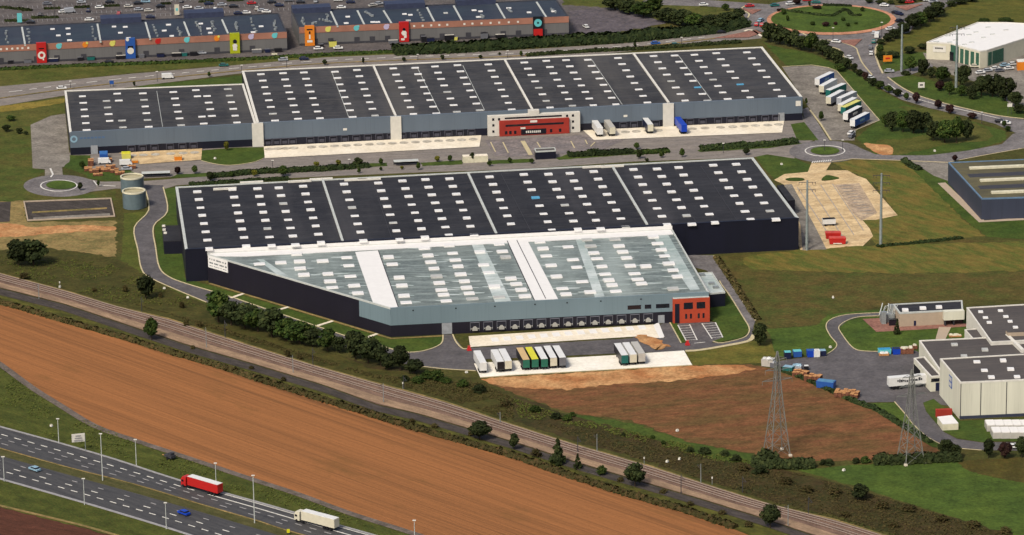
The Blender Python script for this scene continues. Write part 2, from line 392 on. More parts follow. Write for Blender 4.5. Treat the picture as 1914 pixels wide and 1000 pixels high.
# far: car park behind the mall, mall yard
area('car_park', [(-40, -60), (1140, -60), (1060, 20), (560, 45), (-40, 70)], m_mallasph, .02)
area('mall_service_yard', [(-40, 60), (560, 20), (1080, 0), (1180, 20), (1210, 45), (1060, 72), (860, 90), (740, 93), (480, 113), (240, 122), (60, 131), (-40, 142)], m_mallasph, .03)
area('paved_lot', [(1062, 20), (1120, 15), (1200, 28), (1250, 42), (1180, 56), (1100, 66), (1075, 60)], gm('lot', (100, 94, 100), (86, 82, 88), (130, 118, 110), 8, 1.5), .04, rough=1)
area('grass_bank', [(-40, 130), (200, 122), (480, 108), (740, 96), (860, 93), (860, 99), (605, 107), (480, 117), (250, 135), (120, 150), (-40, 166)], m_olive, .05, rough=.6)
area('grass_bank', [(1050, 8), (1150, 15), (1240, 38), (1380, 20), (1400, -10), (1060, -10)], m_olive, .03, rough=1)
# main avenue
area('avenue', [(-60, 172), (0, 161), (120, 150), (250, 137), (480, 118), (605, 107), (781, 99), (960, 93.5), (1161, 81), (1336, 61), (1386, 48), (1397, 34), (1424, 71), (1261, 87), (1100, 103), (960, 112), (480, 133), (263, 160), (120, 178), (0, 198), (-60, 206)], m_road, .06)
area('grass_strip', [(262, 160), (360, 150), (456, 140), (456, 165), (262, 172)], m_grass, .07, rough=.5)
area('grass_strip', [(-40, 200), (60, 190), (121, 180), (121, 300), (60, 320), (40, 300), (50, 235), (-40, 240)], m_olive, .04, rough=.6)
area('olive_strip', [(-40, 203), (121, 183), (121, 192), (40, 205), (-40, 214)], gm('dry_grass', (150, 128, 60), (120, 110, 50), (96, 96, 40), 10, 1), .07, rough=.6)
for off, st in ((.33, 0), (.62, 1)):
    up_ = smooth([(-20, 165), (120, 150), (250, 137), (480, 118), (605, 107), (781, 99), (960, 93.5), (1161, 81), (1336, 62)], 6)
    lo_ = smooth([(-20, 200), (120, 178), (263, 160), (480, 136), (605, 126), (781, 119), (960, 112), (1161, 97), (1336, 78)], 6)
    P = [(a[0]*(1-off)+b[0]*off, a[1]*(1-off)+b[1]*off) for a, b in zip(up_, lo_)]
    if st == 0:
        pts = resample([tuple(p)[:2] for p in W(P)], 3.2, False); mb = MB()
        for i in range(0, len(pts)-1, 2): mb.ribbon([pts[i], pts[i+1]], .5, 0, .08)
        tag(mb.build('lane_marking', m_mark), kind='structure')
    else: line('central_reserve', P, m_sandy, .9, 0, .16)
# big roundabout
def ell(cx, cy, rx, ry, n=48, a0=0): return [(cx+rx*cos(2*pi*i/n), cy+ry*sin(2*pi*i/n)) for i in range(n)]
area('roundabout', ell(1553, 36, 158, 41), m_road2, .065)
area('roundabout_kerb', ell(1554, 37, 121, 28.5), m_orange, .12)
area('roundabout_lawn', ell(1553, 36, 112, 25), m_grassb, .17)
area('avenue', [(1396, 36), (1420, 16), (1440, 8), (1330, 0), (1230, -6), (1200, 2), (1240, 9), (1330, 12), (1380, 16)], m_road2, .06)
area('avenue', [(1480, 4), (1450, -20), (1600, -20), (1660, 8)], m_road2, .06)
area('avenue', [(1640, 12), (1700, 8), (1760, -4), (1800, -14), (1840, -14), (1770, 12), (1735, 30), (1712, 44), (1700, 60), (1660, 70)], m_road2, .06)
area('avenue', [(1500, 66), (1540, 82), (1568, 90), (1577, 104), (1594, 120), (1624, 148), (1655, 170), (1685, 186), (1735, 201), (1810, 218), (1860, 231), (1898, 248), (1940, 262), (1940, 226), (1914, 223), (1860, 215), (1785, 198), (1722, 180), (1685, 163), (1660, 145), (1642, 120), (1635, 98), (1640, 80), (1660, 68), (1640, 50)], m_road2, .06)
area('traffic_island', [(1562, 76), (1612, 73), (1597, 87)], m_terra, .16)
area('traffic_island', [(1672, 12), (1726, 8), (1694, 20)], m_terra, .16)
area('traffic_island', [(1386, 16), (1424, 18), (1406, 27)], m_terra, .16)
area('traffic_island', [(1330, 72), (1412, 56), (1424, 62), (1400, 70)], m_terra, .13)
line('kerb', [(1500, 78), (1520, 75), (1560, 76), (1597, 88), (1604, 100), (1612, 118), (1630, 140)], m_kerb, .6, sm=4)
line('kerb', [(1662, 62), (1644, 78), (1636, 96), (1642, 120), (1650, 137)], m_kerb, .8, sm=4)
line('kerb', [(1659, 144), (1685, 163), (1722, 180.6), (1785, 198), (1860, 215), (1914, 222)], m_kerb, .6, sm=4)
line('kerb', [(1500, 62), (1540, 84), (1568, 92), (1577, 106)], m_kerb, .8, sm=3)
line('lane_marking', [(1660, 157), (1690, 176), (1735, 191), (1810, 208), (1870, 222)], m_mark, .35, 0, .1, sm=4)
line('pavement', [(1397, 34), (1400, 26), (1386, 17), (1395, 10)], m_kerb, .8, sm=4)
line('pavement', [(1392, 58), (1404, 56), (1424, 68)], m_conc, 1.2, sm=3)
# greens around the right hand side
area('meadow', [(1690, 62), (1720, 52), (1760, 30), (1780, 12), (1840, -20), (2000, -20), (2000, 50), (1800, 45), (1730, 78), (1700, 95), (1650, 108), (1645, 90)], gm('slope_meadow', (96, 94, 40), (76, 84, 34), (112, 100, 50), 12, 1.4, rot=.4, st=2), .04, rough=.6)
area('lawn', [(1424, 76), (1440, 84), (1520, 100), (1560, 118), (1600, 136), (1640, 165), (1700, 196), (1800, 222), (1880, 245), (1880, 262), (1800, 285), (1735, 291), (1667, 291), (1635, 288), (1600, 258), (1640, 226), (1560, 130), (1470, 122)], m_grass, .05, rough=.5)
area('dry_patch', [(1640, 262), (1700, 258), (1760, 236), (1680, 200), (1740, 204), (1800, 222), (1850, 244), (1845, 262), (1780, 268), (1700, 285), (1650, 290)], m_olive, .06, sm=3, rough=.6)
area('dry_patch', [(1614, 268), (1640, 270), (1665, 272), (1668, 288), (1640, 287)], m_sand, .07, sm=3, rough=.4)
area('lawn', [(1645, 122), (1690, 135), (1740, 150), (1914, 190), (1914, 221), (1860, 213), (1785, 196), (1722, 178), (1685, 161), (1662, 144)], m_grass, .05, rough=.4)
area('forecourt', [(1725, 98), (1800, 108), (1830, 114), (1905, 84), (1960, 70), (1960, 120), (1930, 200), (1900, 205), (1850, 160), (1780, 140), (1735, 118)], m_truckpk, .06)
area('access_lane', [(1659, 146), (1652, 138), (1690, 130), (1740, 118), (1745, 124), (1700, 140)], m_road2, .07)
area('lawn', [(1650, 108), (1690, 100), (1735, 96), (1740, 110), (1700, 128), (1650, 132)], m_grass, .045, rough=.4)
# truck park
area('truck_park', [(1462, 125), (1480, 124), (1517, 122), (1547, 126), (1564, 132.5), (1644, 225), (1600, 243), (1597, 262), (1552, 262), (1532, 227), (1510, 198)], m_truckpk, .06)
line('kerb', [(1462, 125), (1480, 123.6), (1517, 121.6), (1547, 126), (1564, 132.5), (1604, 179), (1644, 225), (1600, 243)], m_kerb, .35)
area('access_lane', [(1500, 204), (1510, 200), (1546, 256), (1560, 275), (1530, 275), (1504, 226)], m_road2, .062)
line('kerb', [(1514, 206), (1534, 232), (1553, 262)], m_kerb, .7)
# forecourt between the two big warehouses
area('distribution_yard', [(128, 300), (128, 285), (500, 255), (900, 240), (1100, 240), (1500, 215), (1520, 262), (1500, 270), (1440, 277), (1251, 288), (960, 303), (731, 313), (480, 322), (250, 334), (236, 318), (150, 318)], m_road, .05)
area('service_road', [(160, 333), (190, 339), (268, 338), (480, 322), (731, 312), (960, 302), (1251, 287), (1440, 276.6), (1485, 268), (1485, 296), (1434, 288), (1406, 294), (1186, 301.4), (960, 316.5), (793, 321.5), (615, 329), (480, 335), (330, 346), (310, 352), (262, 354), (216, 352), (160, 359)], m_road, .055)
area('lawn', [(376, 281), (500, 275), (491, 296), (470, 303), (430, 309), (400, 306), (376, 299)], m_grass, .09, sm=2)
line('kerb', [(376, 300), (400, 306), (430, 309), (470, 304), (491, 297)], m_kerb, .3, sm=3)
for p in ([(318, 332), (330, 326), (480, 318), (520, 314), (700, 305), (724, 304), (724, 310), (560, 320), (360, 331)],
          [(786, 304), (864, 299), (864, 307), (790, 310)], [(912, 300), (995, 296), (995, 303), (912, 307)], [(1040, 295), (1061, 288), (1250, 277), (1254, 284), (1130, 292), (1045, 299)],
          [(1303, 281), (1330, 270), (1470, 265), (1500, 268), (1440, 276), (1310, 284)]):
    area('grass_strip', p, m_grass, .09, rough=.3)
area('lawn', [(1478, 232), (1503, 228), (1530, 262), (1490, 262)], m_grass, .09)
area('lawn', [(130, 290), (170, 290), (160, 318), (150, 323), (118, 312), (131, 300)], m_grass, .09, rough=.3)
area('lawn', [(150, 322), (240, 318), (262, 325), (262, 336), (200, 338), (170, 334)], m_grass, .092, rough=.4)
area('loading_apron', [(222, 286), (378, 277), (376, 299), (262, 307)], m_conc2, .1)
area('loading_apron', [(493, 274), (900, 252), (896, 274.5), (495, 296)], m_conc, .1)
area('loading_apron', [(1090, 244), (1466, 224), (1462, 248), (1110, 262)], m_conc, .1)
area('visitor_parking', [(906, 262), (1135, 250), (1165, 262), (1120, 282), (1045, 288), (1000, 292), (926, 292)], gm('visitor_asphalt', (142, 132, 128), (122, 116, 116), (106, 100, 100), 6, 1.5), .098)
mb = MB()
for a, b in (((917, 266), (926, 284)), ((940, 266), (950, 286)), ((1004, 266), (1010, 276)), ((1067, 264), (1074, 277)), ((1094, 262), (1098, 270)), ((1112, 266), (1104, 274))):
    mb.ribbon([tuple(p)[:2] for p in W([a, b])], .5, .1, .15)
mb.ribbon([tuple(p)[:2] for p in W([(977, 264), (992, 290)])], 1.8, .1, .2)
tag(mb.build('parking_kerbs', m_kerb), kind='structure')
# left yard lane + small roundabouts
area('side_lane', [(58, 250), (57, 233), (95, 216), (122, 212), (126, 250), (132, 310), (116, 312), (118, 332), (84, 332), (84, 316), (61, 314)], m_truckpk, .06)
area('roundabout', ell(112, 347, 68, 20.5), m_road2, .062)
line('roundabout_kerb', ell(110, 347, 34, 10.5, 32), m_mark, .5, 0, .1, closed=True)
area('roundabout_lawn', ell(114, 346, 28, 8, 32), m_grassb, .15)
line('lane_marking', [(94, 315), (99, 326), (95, 331)], m_mark, .7, 0, .1)
line('lane_marking', [(175, 338), (181, 346), (216, 348)], m_mark, .5, 0, .1)
area('lawn', [(-40, 240), (58, 236), (61, 314), (84, 318), (60, 335), (46, 345), (60, 360), (110, 370), (160, 362), (216, 354), (216, 374), (45, 374), (-40, 380)], gm('left_lawn', (74, 88, 36), (96, 90, 44), (54, 74, 30), 16, 1.4), .04, rough=.5)
area('roundabout', ell(1543, 283, 68, 20.5), m_road2, .062)
line('roundabout_kerb', ell(1542, 282, 37, 10, 32), m_mark, .5, 0, .1, closed=True)
area('roundabout_lawn', ell(1542, 282, 27, 7.5, 32), m_grassb, .15)
mb = MB()
for k in range(9): mb.ribbon([tuple(p)[:2] for p in W([(1518+k*4.2, 304.5-k*.35), (1520+k*4.2, 301.5-k*.35)])], .5, .05, .1)
tag(mb.build('crossing_marking', m_mark), kind='structure')
area('service_road', [(1584, 266), (1635, 287.6), (1667, 290), (1735, 290), (1810, 281), (1873, 269), (1893, 250), (1960, 232), (1960, 262), (1914, 276), (1835, 290), (1772, 302.6), (1685, 299), (1594, 297), (1570, 300)], m_road2, .061, )
line('kerb', [(1554, 302), (1594, 297), (1685, 300), (1772, 303.5), (1835, 291), (1914, 277)], m_kerb, .4)
area('lawn', [(1412, 291), (1440, 290), (1474, 290), (1500, 302), (1517, 310), (1510, 320), (1470, 326), (1448, 334)], m_grass, .05, sm=2)
area('concrete_lot', [(1447, 336), (1466, 325), (1510, 321), (1517, 304), (1554, 303), (1544, 318), (1584, 318), (1602, 328), (1619, 334), (1678, 402), (1637, 410.5), (1612, 411), (1625, 426), (1632, 441), (1609, 463), (1534, 467), (1496, 468), (1490, 448), (1466, 345)], m_conc2, .06)
area('concrete_lot_lane', [(1466, 345), (1480, 344), (1522, 420), (1545, 466), (1500, 467), (1496, 420)], m_truckpk, .08)
area('concrete_lot_bays', [(1560, 345), (1606, 342), (1640, 398), (1610, 412), (1596, 400)], gm('bay_surface', (198, 176, 146), (176, 156, 134), (150, 134, 118), 6, 1.5), .08)
mb = MB()
for k in range(11):
    x, y = 1568+k*4.3, 348+k*5.2
    mb.ribbon([tuple(p)[:2] for p in W([(x, y), (x+22, y-1.5)])], .35, .09, .1)
for k in range(4): mb.ribbon([tuple(p)[:2] for p in W([(1490+k*22, 350-k*2), (1560+k*18, 455-k*8)])], .3, .09, .1)
tag(mb.build('bay_marking', m_markf), kind='structure')
area('grass_island', ell(1486, 335.5, 18, 3.2, 20), m_grass, .14)
area('grass_island', [(1544, 328), (1560, 330), (1568, 334), (1536, 338)], m_grass, .14, sm=3)
area('dry_meadow', [(1555, 303), (1600, 298), (1685, 301), (1700, 306), (1740, 350), (1800, 410), (1840, 440), (1800, 444), (1640, 460), (1628, 445), (1625, 426), (1612, 412), (1678, 403), (1640, 350), (1602, 325), (1570, 312)], m_meadow, .05, rough=.6)
area('lawn', [(1690, 301), (1772, 306), (1830, 414), (1960, 405), (1960, 450), (1845, 442), (1800, 408), (1740, 350)], m_grass, .055, rough=.4)
area('access_lane', [(1700, 299), (1772, 303), (1772, 338), (1745, 328)], m_truckpk, .07)
line('path', [(1760, 342), (1800, 380), (1835, 414), (1914, 409)], m_beige, 3.2, 0, .08)
area('rough_meadow', [(1334, 478), (1500, 468), (1640, 462), (1800, 446), (1960, 452), (1960, 560), (1810, 560), (1680, 566), (1640, 574), (1560, 584), (1530, 606), (1440, 612), (1412, 600), (1371, 534)], m_dkmead, .05, rough=.6)
area('lighter_meadow', [(1420, 474), (1700, 456), (1960, 456), (1960, 500), (1700, 510), (1500, 506), (1400, 500)], m_meadow, .06, sm=3, rough=1)  # lighter green-brown grass across the upper meadow
area('lawn', [(1434, 615), (1527, 608), (1547, 588), (1600, 581), (1652, 578), (1652, 590), (1575, 600), (1560, 620), (1575, 648), (1559, 660), (1500, 664), (1460, 668), (1448, 660), (1440, 630)], m_grassb, .055, rough=.3)
area('lawn', [(1568, 606), (1584, 599), (1609, 592), (1660, 590), (1830, 600), (1830, 650), (1712, 662), (1642, 657), (1609, 655), (1592, 648), (1574, 625)], m_grassb, .056, sm=0)
area('factory_road', smooth([(1670, 583), (1652, 584), (1584, 588), (1553, 597), (1544, 610), (1552, 628), (1564, 643), (1559, 653), (1544, 663)], 4)+[(1470, 672), (1450, 676), (1455, 690), (1540, 722), (1600, 752), (1672, 751), (1692, 774), (1706, 792), (1728, 813), (1748, 825), (1777, 836), (1835, 841), (1960, 843), (1960, 826), (1856, 826), (1836, 827), (1789, 820), (1764, 807), (1748, 789), (1731, 769), (1725, 752), (1790, 760), (1790, 700), (1712, 655), (1642, 657), (1609, 655.5), (1592, 648), (1580, 634), (1574, 625), (1568, 612), (1584, 599), (1609, 592), (1670, 590)], m_asph, .065)
line('kerb', [(1652, 584), (1584, 588), (1553, 597), (1544, 610), (1552, 628), (1564, 643), (1559, 653), (1544, 663)], m_kerb, .35, sm=4)
line('kerb', [(1660, 590), (1609, 592), (1584, 599), (1568, 611), (1574, 625), (1592, 648), (1609, 655.5), (1642, 657)], m_kerb, .35, sm=4)
line('kerb', [(1672, 751), (1692, 774), (1706, 792), (1728, 813), (1748, 825), (1777, 836), (1835, 841.5)], m_kerb, .35, sm=4)
area('terracotta_paving', [(1612, 596), (1645, 594), (1690, 606), (1806, 604), (1806, 610), (1750, 614), (1680, 618), (1638, 620)], m_terra, .08)
area('footpath', [(1755, 611), (1778, 611), (1766, 636), (1748, 636)], m_beige, .085)
area('lawn', [(1600, 754), (1672, 752), (1692, 775), (1728, 814), (1748, 826), (1770, 836), (1740, 834), (1640, 768)], m_grassb, .066, rough=.3)
area('lawn', [(1726, 752), (1745, 745), (1795, 786), (1960, 780), (1960, 824), (1856, 824), (1836, 826), (1789, 819), (1764, 806), (1748, 788), (1731, 768)], m_grass, .07)
area('fallow_field', [(897, 708), (1293, 683), (1400, 680), (1440, 688), (1500, 704), (1600, 753), (1640, 768), (1740, 834), (1764, 844), (1720, 857), (1500, 862), (1420, 850), (1290, 826), (1180, 786), (1060, 770), (960, 735)], m_brown, .05, rough=.7)
area('bare_earth', [(897, 707.5), (960, 703), (1293, 683), (1390, 681), (1410, 688), (1380, 698), (1260, 712), (1150, 718), (1060, 728), (960, 724), (915, 716)], m_sand, .06, rough=.8)
area('lawn', [(1281, 656), (1311, 655), (1401, 637), (1440, 640), (1450, 660), (1455, 678), (1400, 678), (1294, 682)], gm('rough_lawn', (112, 104, 46), (88, 92, 38), (124, 104, 54), 10, 1.2), .055, rough=.4)
area('pasture', [(1489, 878), (1600, 868), (1700, 864), (1960, 858), (1960, 1020), (1900, 1003), (1800, 972), (1735, 952), (1609, 911)], m_grassb, .05, rough=.5)
area('rough_patch', [(1793, 864), (1850, 858), (1960, 857), (1960, 905), (1880, 896), (1820, 882)], gm('rough_patch', (84, 78, 34), (70, 70, 32), (100, 72, 42), 8, 1), .06, sm=3, rough=.6)
area('grass_bank', [(1040, 770), (1080, 774), (1180, 790), (1290, 826), (1420, 852), (1500, 866), (1440, 872), (1340, 858), (1240, 826), (1120, 790)], m_grass, .052, rough=1)
# around the near warehouse
area('lawn', [(232, 398), (278, 395), (251, 425), (262, 500), (280, 518), (330, 542), (386, 566), (386, 600), (300, 580), (250, 555), (226, 500)], gm('side_lawn', (88, 94, 40), (72, 84, 34), (104, 96, 44), 9, 1.2), .05, rough=.4)
area('lawn', [(313, 350), (330, 350), (346, 520), (390, 532), (731, 634), (826, 627), (826, 645), (793, 656), (756, 659), (653, 631), (430, 556), (316, 518), (298, 500), (288, 424), (314, 395), (305, 350)], m_grass, .05, rough=.2)
area('service_road', smooth([(268, 345), (278, 393), (251, 425.5), (258, 468), (264, 501), (278, 517.5), (326, 540), (386, 565), (480, 598), (593, 633), (650, 650), (700, 668), (786, 685), (831, 690), (891, 693)], 4)+[(888, 672), (1160, 660), (1281, 656), (1311, 653.5), (1380, 641), (1401, 635), (1409, 625), (1408, 607), (1400, 612), (1399, 622), (1388, 632), (1350, 641), (1330, 640), (1351, 631), (1336, 602), (1300, 598), (1244, 602), (1180, 632), (879, 650), (866, 652), (846, 625), (827, 625), (826, 640)]+smooth([(822, 646), (793.5, 656), (756, 658), (721, 649), (653, 630), (593, 610), (480, 572), (426, 553), (351, 531), (316, 517.5), (298, 500), (291, 463), (287, 423), (313, 395), (305, 346)], 4), m_asph, .065)
line('kerb', [(271, 352), (278, 393), (251, 425.5), (258, 468), (264, 501), (278, 517.5), (326, 540), (386, 565)], m_kerb, .5, sm=4)
line('kerb', [(305, 350), (313, 395), (287, 423), (291, 463), (298, 500), (316, 517.5), (351, 531), (426, 553), (480, 571.5), (593, 610), (653, 630), (721, 649), (756, 658), (793, 655.5), (824, 643), (828, 626)], m_kerb, .5, sm=4)
line('kerb', [(846, 625), (853, 640), (866, 652), (879, 650)], m_kerb, .5, sm=4)
line('kerb', [(786, 684.5), (831, 689.5), (889, 693)], m_kerb, .45, sm=3)
for a, b in (((432, 557), (455, 549)), ((511, 582), (539, 574)), ((594, 609), (622, 600)), ((676, 635), (705, 624))):
    line('concrete_path', [a, b], m_conc, 1.3, 0, .12)
line('gravel_margin', [(392, 530), (731, 633), (826, 628)], m_sandy, 1.1, 0, .09)
area('loading_apron', [(876, 629), (1222, 607), (1241, 632), (1228, 632), (1193, 629), (879, 649)], m_conc, .1)
area('pale_ramp', [(1221, 608), (1231, 603), (1242, 630), (1233, 633)], m_white, .13)
area('spilled_sand', [(1185, 627), (1215, 628), (1240, 640), (1252, 648), (1225, 655), (1200, 640)], m_sand, .12, rough=1.2)
area('parking_strip', [(886, 680), (907.6, 677.8), (1055.6, 669.6), (1150.6, 664), (1278.5, 655.5), (1293.5, 682), (960, 700.8), (897.6, 705.6)], m_concw, .1)
line('kerb', [(897.6, 706), (960, 701.4), (1294, 682.6)], m_kerb, .5)
area('lawn', [(1252, 603), (1265, 603), (1285, 640), (1273, 641.5)], m_grass, .12)
area('lawn', [(1327, 576), (1352, 562), (1362, 553), (1387, 590), (1399, 611), (1398, 622), (1386, 632), (1345, 640), (1333, 638), (1351, 631), (1337, 602), (1327, 598)], m_grass, .12)
line('kerb', [(1252, 603), (1273, 641)], m_kerb, .4)
line('kerb', [(1345, 525), (1350, 534), (1365, 554), (1387, 590), (1399.6, 611), (1399, 623), (1388, 632), (1350, 641), (1333, 638)], m_kerb, .45, sm=3)
line('kerb', [(1334, 478), (1361, 520), (1412, 599)], m_kerb, .6)
line('kerb', [(1281, 656), (1311, 654), (1380, 642), (1402, 636), (1409, 626)], m_kerb, 1.6, sm=3)
area('service_road', [(1283, 476), (1334, 477), (1361, 520), (1412, 599), (1408, 610), (1400, 614), (1387, 590), (1365, 554), (1345, 525), (1320, 505), (1300, 500)], m_road2, .066)
mb = MB()
for k in range(7): mb.ribbon([tuple(p)[:2] for p in W([(1268+k*2.4, 610+k*4.4), (1290+k*2.0, 608.5+k*4.4)])], .3, .1, .11)
for k in range(7): mb.ribbon([tuple(p)[:2] for p in W([(1313+k*2.8, 606+k*4.3), (1337+k*2.2, 604+k*4.3)])], .3, .1, .11)
for a in ([(1267, 608), (1283, 638)], [(1337, 603), (1351, 631)], [(1289, 607), (1303, 636)], [(1312, 605), (1331, 634)], [(1298, 642), (1318, 640)]): mb.ribbon([tuple(p)[:2] for p in W(a)], .4, .1, .13)
tag(mb.build('parking_marking', m_mark), kind='structure')
# left: basin and sandy ground
area('sandy_ground', [(-40, 380), (45, 374), (50, 415), (216, 412), (218, 560), (120, 530), (-40, 500)], m_sandy, .04, rough=.8)
area('bare_earth', [(-40, 416), (30, 418), (60, 424), (160, 420), (216, 424), (216, 430), (150, 432), (60, 440), (-40, 446)], m_sand, .06, rough=.8)
area('scrub_ground', [(-40, 470), (80, 462), (216, 480), (250, 500), (330, 545), (400, 575), (700, 690), (820, 700), (893, 706), (960, 735), (960, 790), (835, 750), (693, 710), (480, 648), (316, 593), (120, 541), (-40, 500)], gm('scrub_ground', (78, 76, 36), (62, 66, 30), (92, 72, 42), 8, 1.2, bump=.3), .055, rough=1)
tag(MB().add([(p.x, p.y, .09) for p in W([(45, 378), (207, 372), (214, 404), (52, 412)])], [(3, 2, 1, 0)]).build('basin_floor', m_ditch), kind='structure')
area('basin_bench', [(60, 396), (200, 388), (200, 391), (60, 399)], m_sandy, .12)
area('basin_bench', [(62, 407), (205, 399), (206, 403), (62, 410.5)], m_truckpk, .12)
area('basin_floor', [(-30, 378), (20, 377), (18, 414), (-30, 416)], m_ditch, .07)
line('basin_rim', [(45, 378), (207, 372), (214, 405), (52, 413)], m_beige, .8, 0, .5, closed=True)
# railway
rt_top = [(-60, 494), (0, 511), (120, 543), (218, 573), (316, 596), (480, 650), (593, 685), (693, 713), (768, 733), (835, 752), (960, 795), (1070, 830), (1211, 870), (1311, 903), (1440, 944), (1559, 971), (1655, 1001), (1760, 1034)]
rt_bot = [(-60, 521), (0, 538), (120, 568), (216, 600), (351, 645), (480, 682), (605, 720), (706, 756), (781, 773), (960, 826), (1090, 868), (1216, 905), (1311, 933), (1421, 967), (1519, 1000), (1640, 1036)]
area('rail_verge', [(-60, 488)]+[(x, y-8) for x, y in rt_top]+[(1900, 1050), (1900, 1000), (1735, 955), (1609, 915), (1489, 882), (1440, 872), (1340, 858), (1200, 815), (1050, 770), (960, 738), (880, 705), (830, 700), (650, 670), (400, 580)], m_verge, .052, rough=1)
area('ballast', rt_top+rt_bot[::-1], m_ballast, .1)
def lerpP(f, A=rt_top, B=rt_bot):
    a = resample([tuple(p)[:2] for p in W(A)], 4, False); b = resample([tuple(p)[:2] for p in W(B)], 4, False); out = []
    n = 130
    for i in range(n+1):
        p = a[min(len(a)-1, round(i/n*(len(a)-1)))]; q = b[min(len(b)-1, round(i/n*(len(b)-1)))]; out.append(p.lerp(q, f))
    # light smoothing
    for _ in range(8): out = [out[0]]+[(out[i-1]+out[i]*2+out[i+1])/4 for i in range(1, len(out)-1)]+[out[-1]]
    return out
o = MB(); a = lerpP(.66); b = lerpP(.98)
o.add([(p.x, p.y, .14) for p in a]+[(p.x, p.y, .14) for p in b], [(i+len(a), i+len(a)+1, i+1, i) for i in range(len(a)-1)])
tag(o.build('service_track', m_track), kind='structure')
sl = MB(); rl = MB()
for f in (.14, .42):
    c = resample([tuple(p) for p in lerpP(f)], .9, False)
    for i in range(0, len(c)-1):
        d = (c[i+1]-c[i]).normalized(); sl.box((c[i].x, c[i].y, .1), (.3, 2.6, .12), math.atan2(d.y, d.x))
    for s_ in (-.75, .75):
        r2 = []
        for i in range(0, len(c)-1, 6):
            d = (c[i+1]-c[i]).normalized(); r2.append((c[i].x-d.y*s_, c[i].y+d.x*s_))
        rl.ribbon(r2, .16, .22, .4)
tag(sl.build('sleepers', m_sleeper), kind='structure'); tag(rl.build('rails', m_rail), kind='structure')
line('gravel_edge', rt_top, m_sandy, .9, 0, .14)
area('dark_ditch', [(x, y+1) for x, y in rt_bot]+[(x-4, y+12) for x, y in rt_bot[::-1]], m_ditch, .07)
fld_top = [(-60, 549), (0, 566), (120, 604), (226, 634), (326, 665), (426, 694), (480, 712), (600, 750), (665, 770), (781, 806), (960, 857), (1160, 924), (1286, 960), (1374, 990), (1450, 1020)]
area('grass_verge', [(x-6, y+13) for x, y in rt_bot]+[(x, y-1) for x, y in fld_top[::-1]], gm('ditch_verge', (96, 96, 40), (66, 72, 32), (84, 60, 40), 6, 1, rot=-RAILANG, st=2), .06, rough=.4)
fld_bot = [(-60, 640), (0, 678), (60, 722), (108, 752), (176, 793), (251, 820), (351, 853), (480, 896), (560, 922), (655, 957), (781, 997), (870, 1030)]
area('stubble_field', fld_top+[(1500, 1100), (900, 1100)]+fld_bot[::-1], m_field, .08, rough=.4)
line('field_path', [(x, y+3) for x, y in fld_bot], gm('field_path', (116, 106, 100), (98, 90, 82), (136, 122, 104), 6, 1), 2.6, 0, .1, sm=3)
# motorway
h1t = [(-60, 780), (0, 797.6), (100, 825), (213, 858), (336, 898), (480, 938), (553, 959), (698, 1000), (830, 1036)]
h1b = [(-60, 822), (0, 838), (125, 873), (251, 905), (370, 941), (480, 973), (525, 988), (640, 1021), (700, 1040)]
h2t = [(-60, 835), (0, 851.5), (120, 885), (251, 921), (370, 955), (480, 988), (560, 1012), (640, 1036)]
h2b = [(-60, 878), (0, 895), (160, 940.6), (301, 983), (360, 1002), (470, 1036)]
area('motorway_verge', [(-60, 650), (0, 684), (108, 756), (176, 797), (251, 824), (351, 857), (480, 900), (655, 961), (860, 1030), (600, 1080), (180, 1010), (75, 966), (0, 948), (-60, 930)], gm('motorway_verge', (82, 90, 38), (62, 74, 30), (100, 84, 44), 9, 1, rot=-RAILANG, st=2, bump=.2), .045, rough=.3)
area('ploughed_field', [(-60, 932), (0, 948), (75, 966), (150, 985), (230, 1006), (100, 1080), (-60, 1060)], m_dkfield, .06, rough=.4)
line('field_path', [(-60, 930), (0, 945), (75, 963), (150, 981), (230, 1004)], m_sandy, 1.2, 0, .1)
area('motorway', h1t+h1b[::-1], m_high, .08)
area('motorway', h2t+h2b[::-1], m_high, .08)
area('central_reserve', h1b+h2t[::-1], gm('reserve', (86, 84, 50), (70, 74, 38), (110, 96, 66), 5, .8, rot=-RAILANG, st=3), .07)
line('concrete_gutter', h1t, m_markf, .8, 0, .16, sm=3); line('concrete_gutter', h2b, m_markf, 1.0, 0, .16, sm=3)
line('concrete_gutter', h1b, m_sandy, .5, 0, .14, sm=3)
def between(A, B, f, n=80):
    a = resample([tuple(p)[:2] for p in W(A)], 1, False); b = resample([tuple(p)[:2] for p in W(B)], 1, False); out = []
    d = (a[-1]-a[0]).normalized(); ka = [(p-a[0]).dot(d) for p in a]; kb = [(p-a[0]).dot(d) for p in b]
    def at(P, K, t):
        for i in range(len(K)-1):
            if K[i+1] >= t: return P[i]
        return P[-1]
    hi = min(ka[-1], kb[-1]); lo = max(ka[0], kb[0])
    for i in range(n+1):
        t = lo+(hi-lo)*i/n; out.append(at(a, ka, t).lerp(at(b, kb, t), f))
    for _ in range(10): out = [out[0]]+[(out[i-1]+out[i]*2+out[i+1])/4 for i in range(1, len(out)-1)]+[out[-1]]
    return out
mk = MB(); mkf = MB()
for A, B, f, per, dash, faint, rng in ((h1t, h1b, .34, 5.5, 2.9, 0, (0, .56)), (h1t, h1b, .55, 5.5, 2.6, 1, (0, 1)), (h1t, h1b, .76, 11, 2.8, 1, (0, 1)), (h2t, h2b, .64, 5.5, 2.9, 0, (0, 1)), (h2t, h2b, .43, 11, 2.9, 0, (0, 1)), (h2t, h2b, .22, 11, 2.4, 1, (0, 1))):
    c = resample([tuple(p) for p in between(A, B, f)], .25, False); k = int(len(c)*rng[0]); K = int(len(c)*rng[1])
    while k < K-12:
        (mkf if faint else mk).ribbon([c[k], c[k+int(dash*4)]], .3, 0, .1); k += int(per*4)
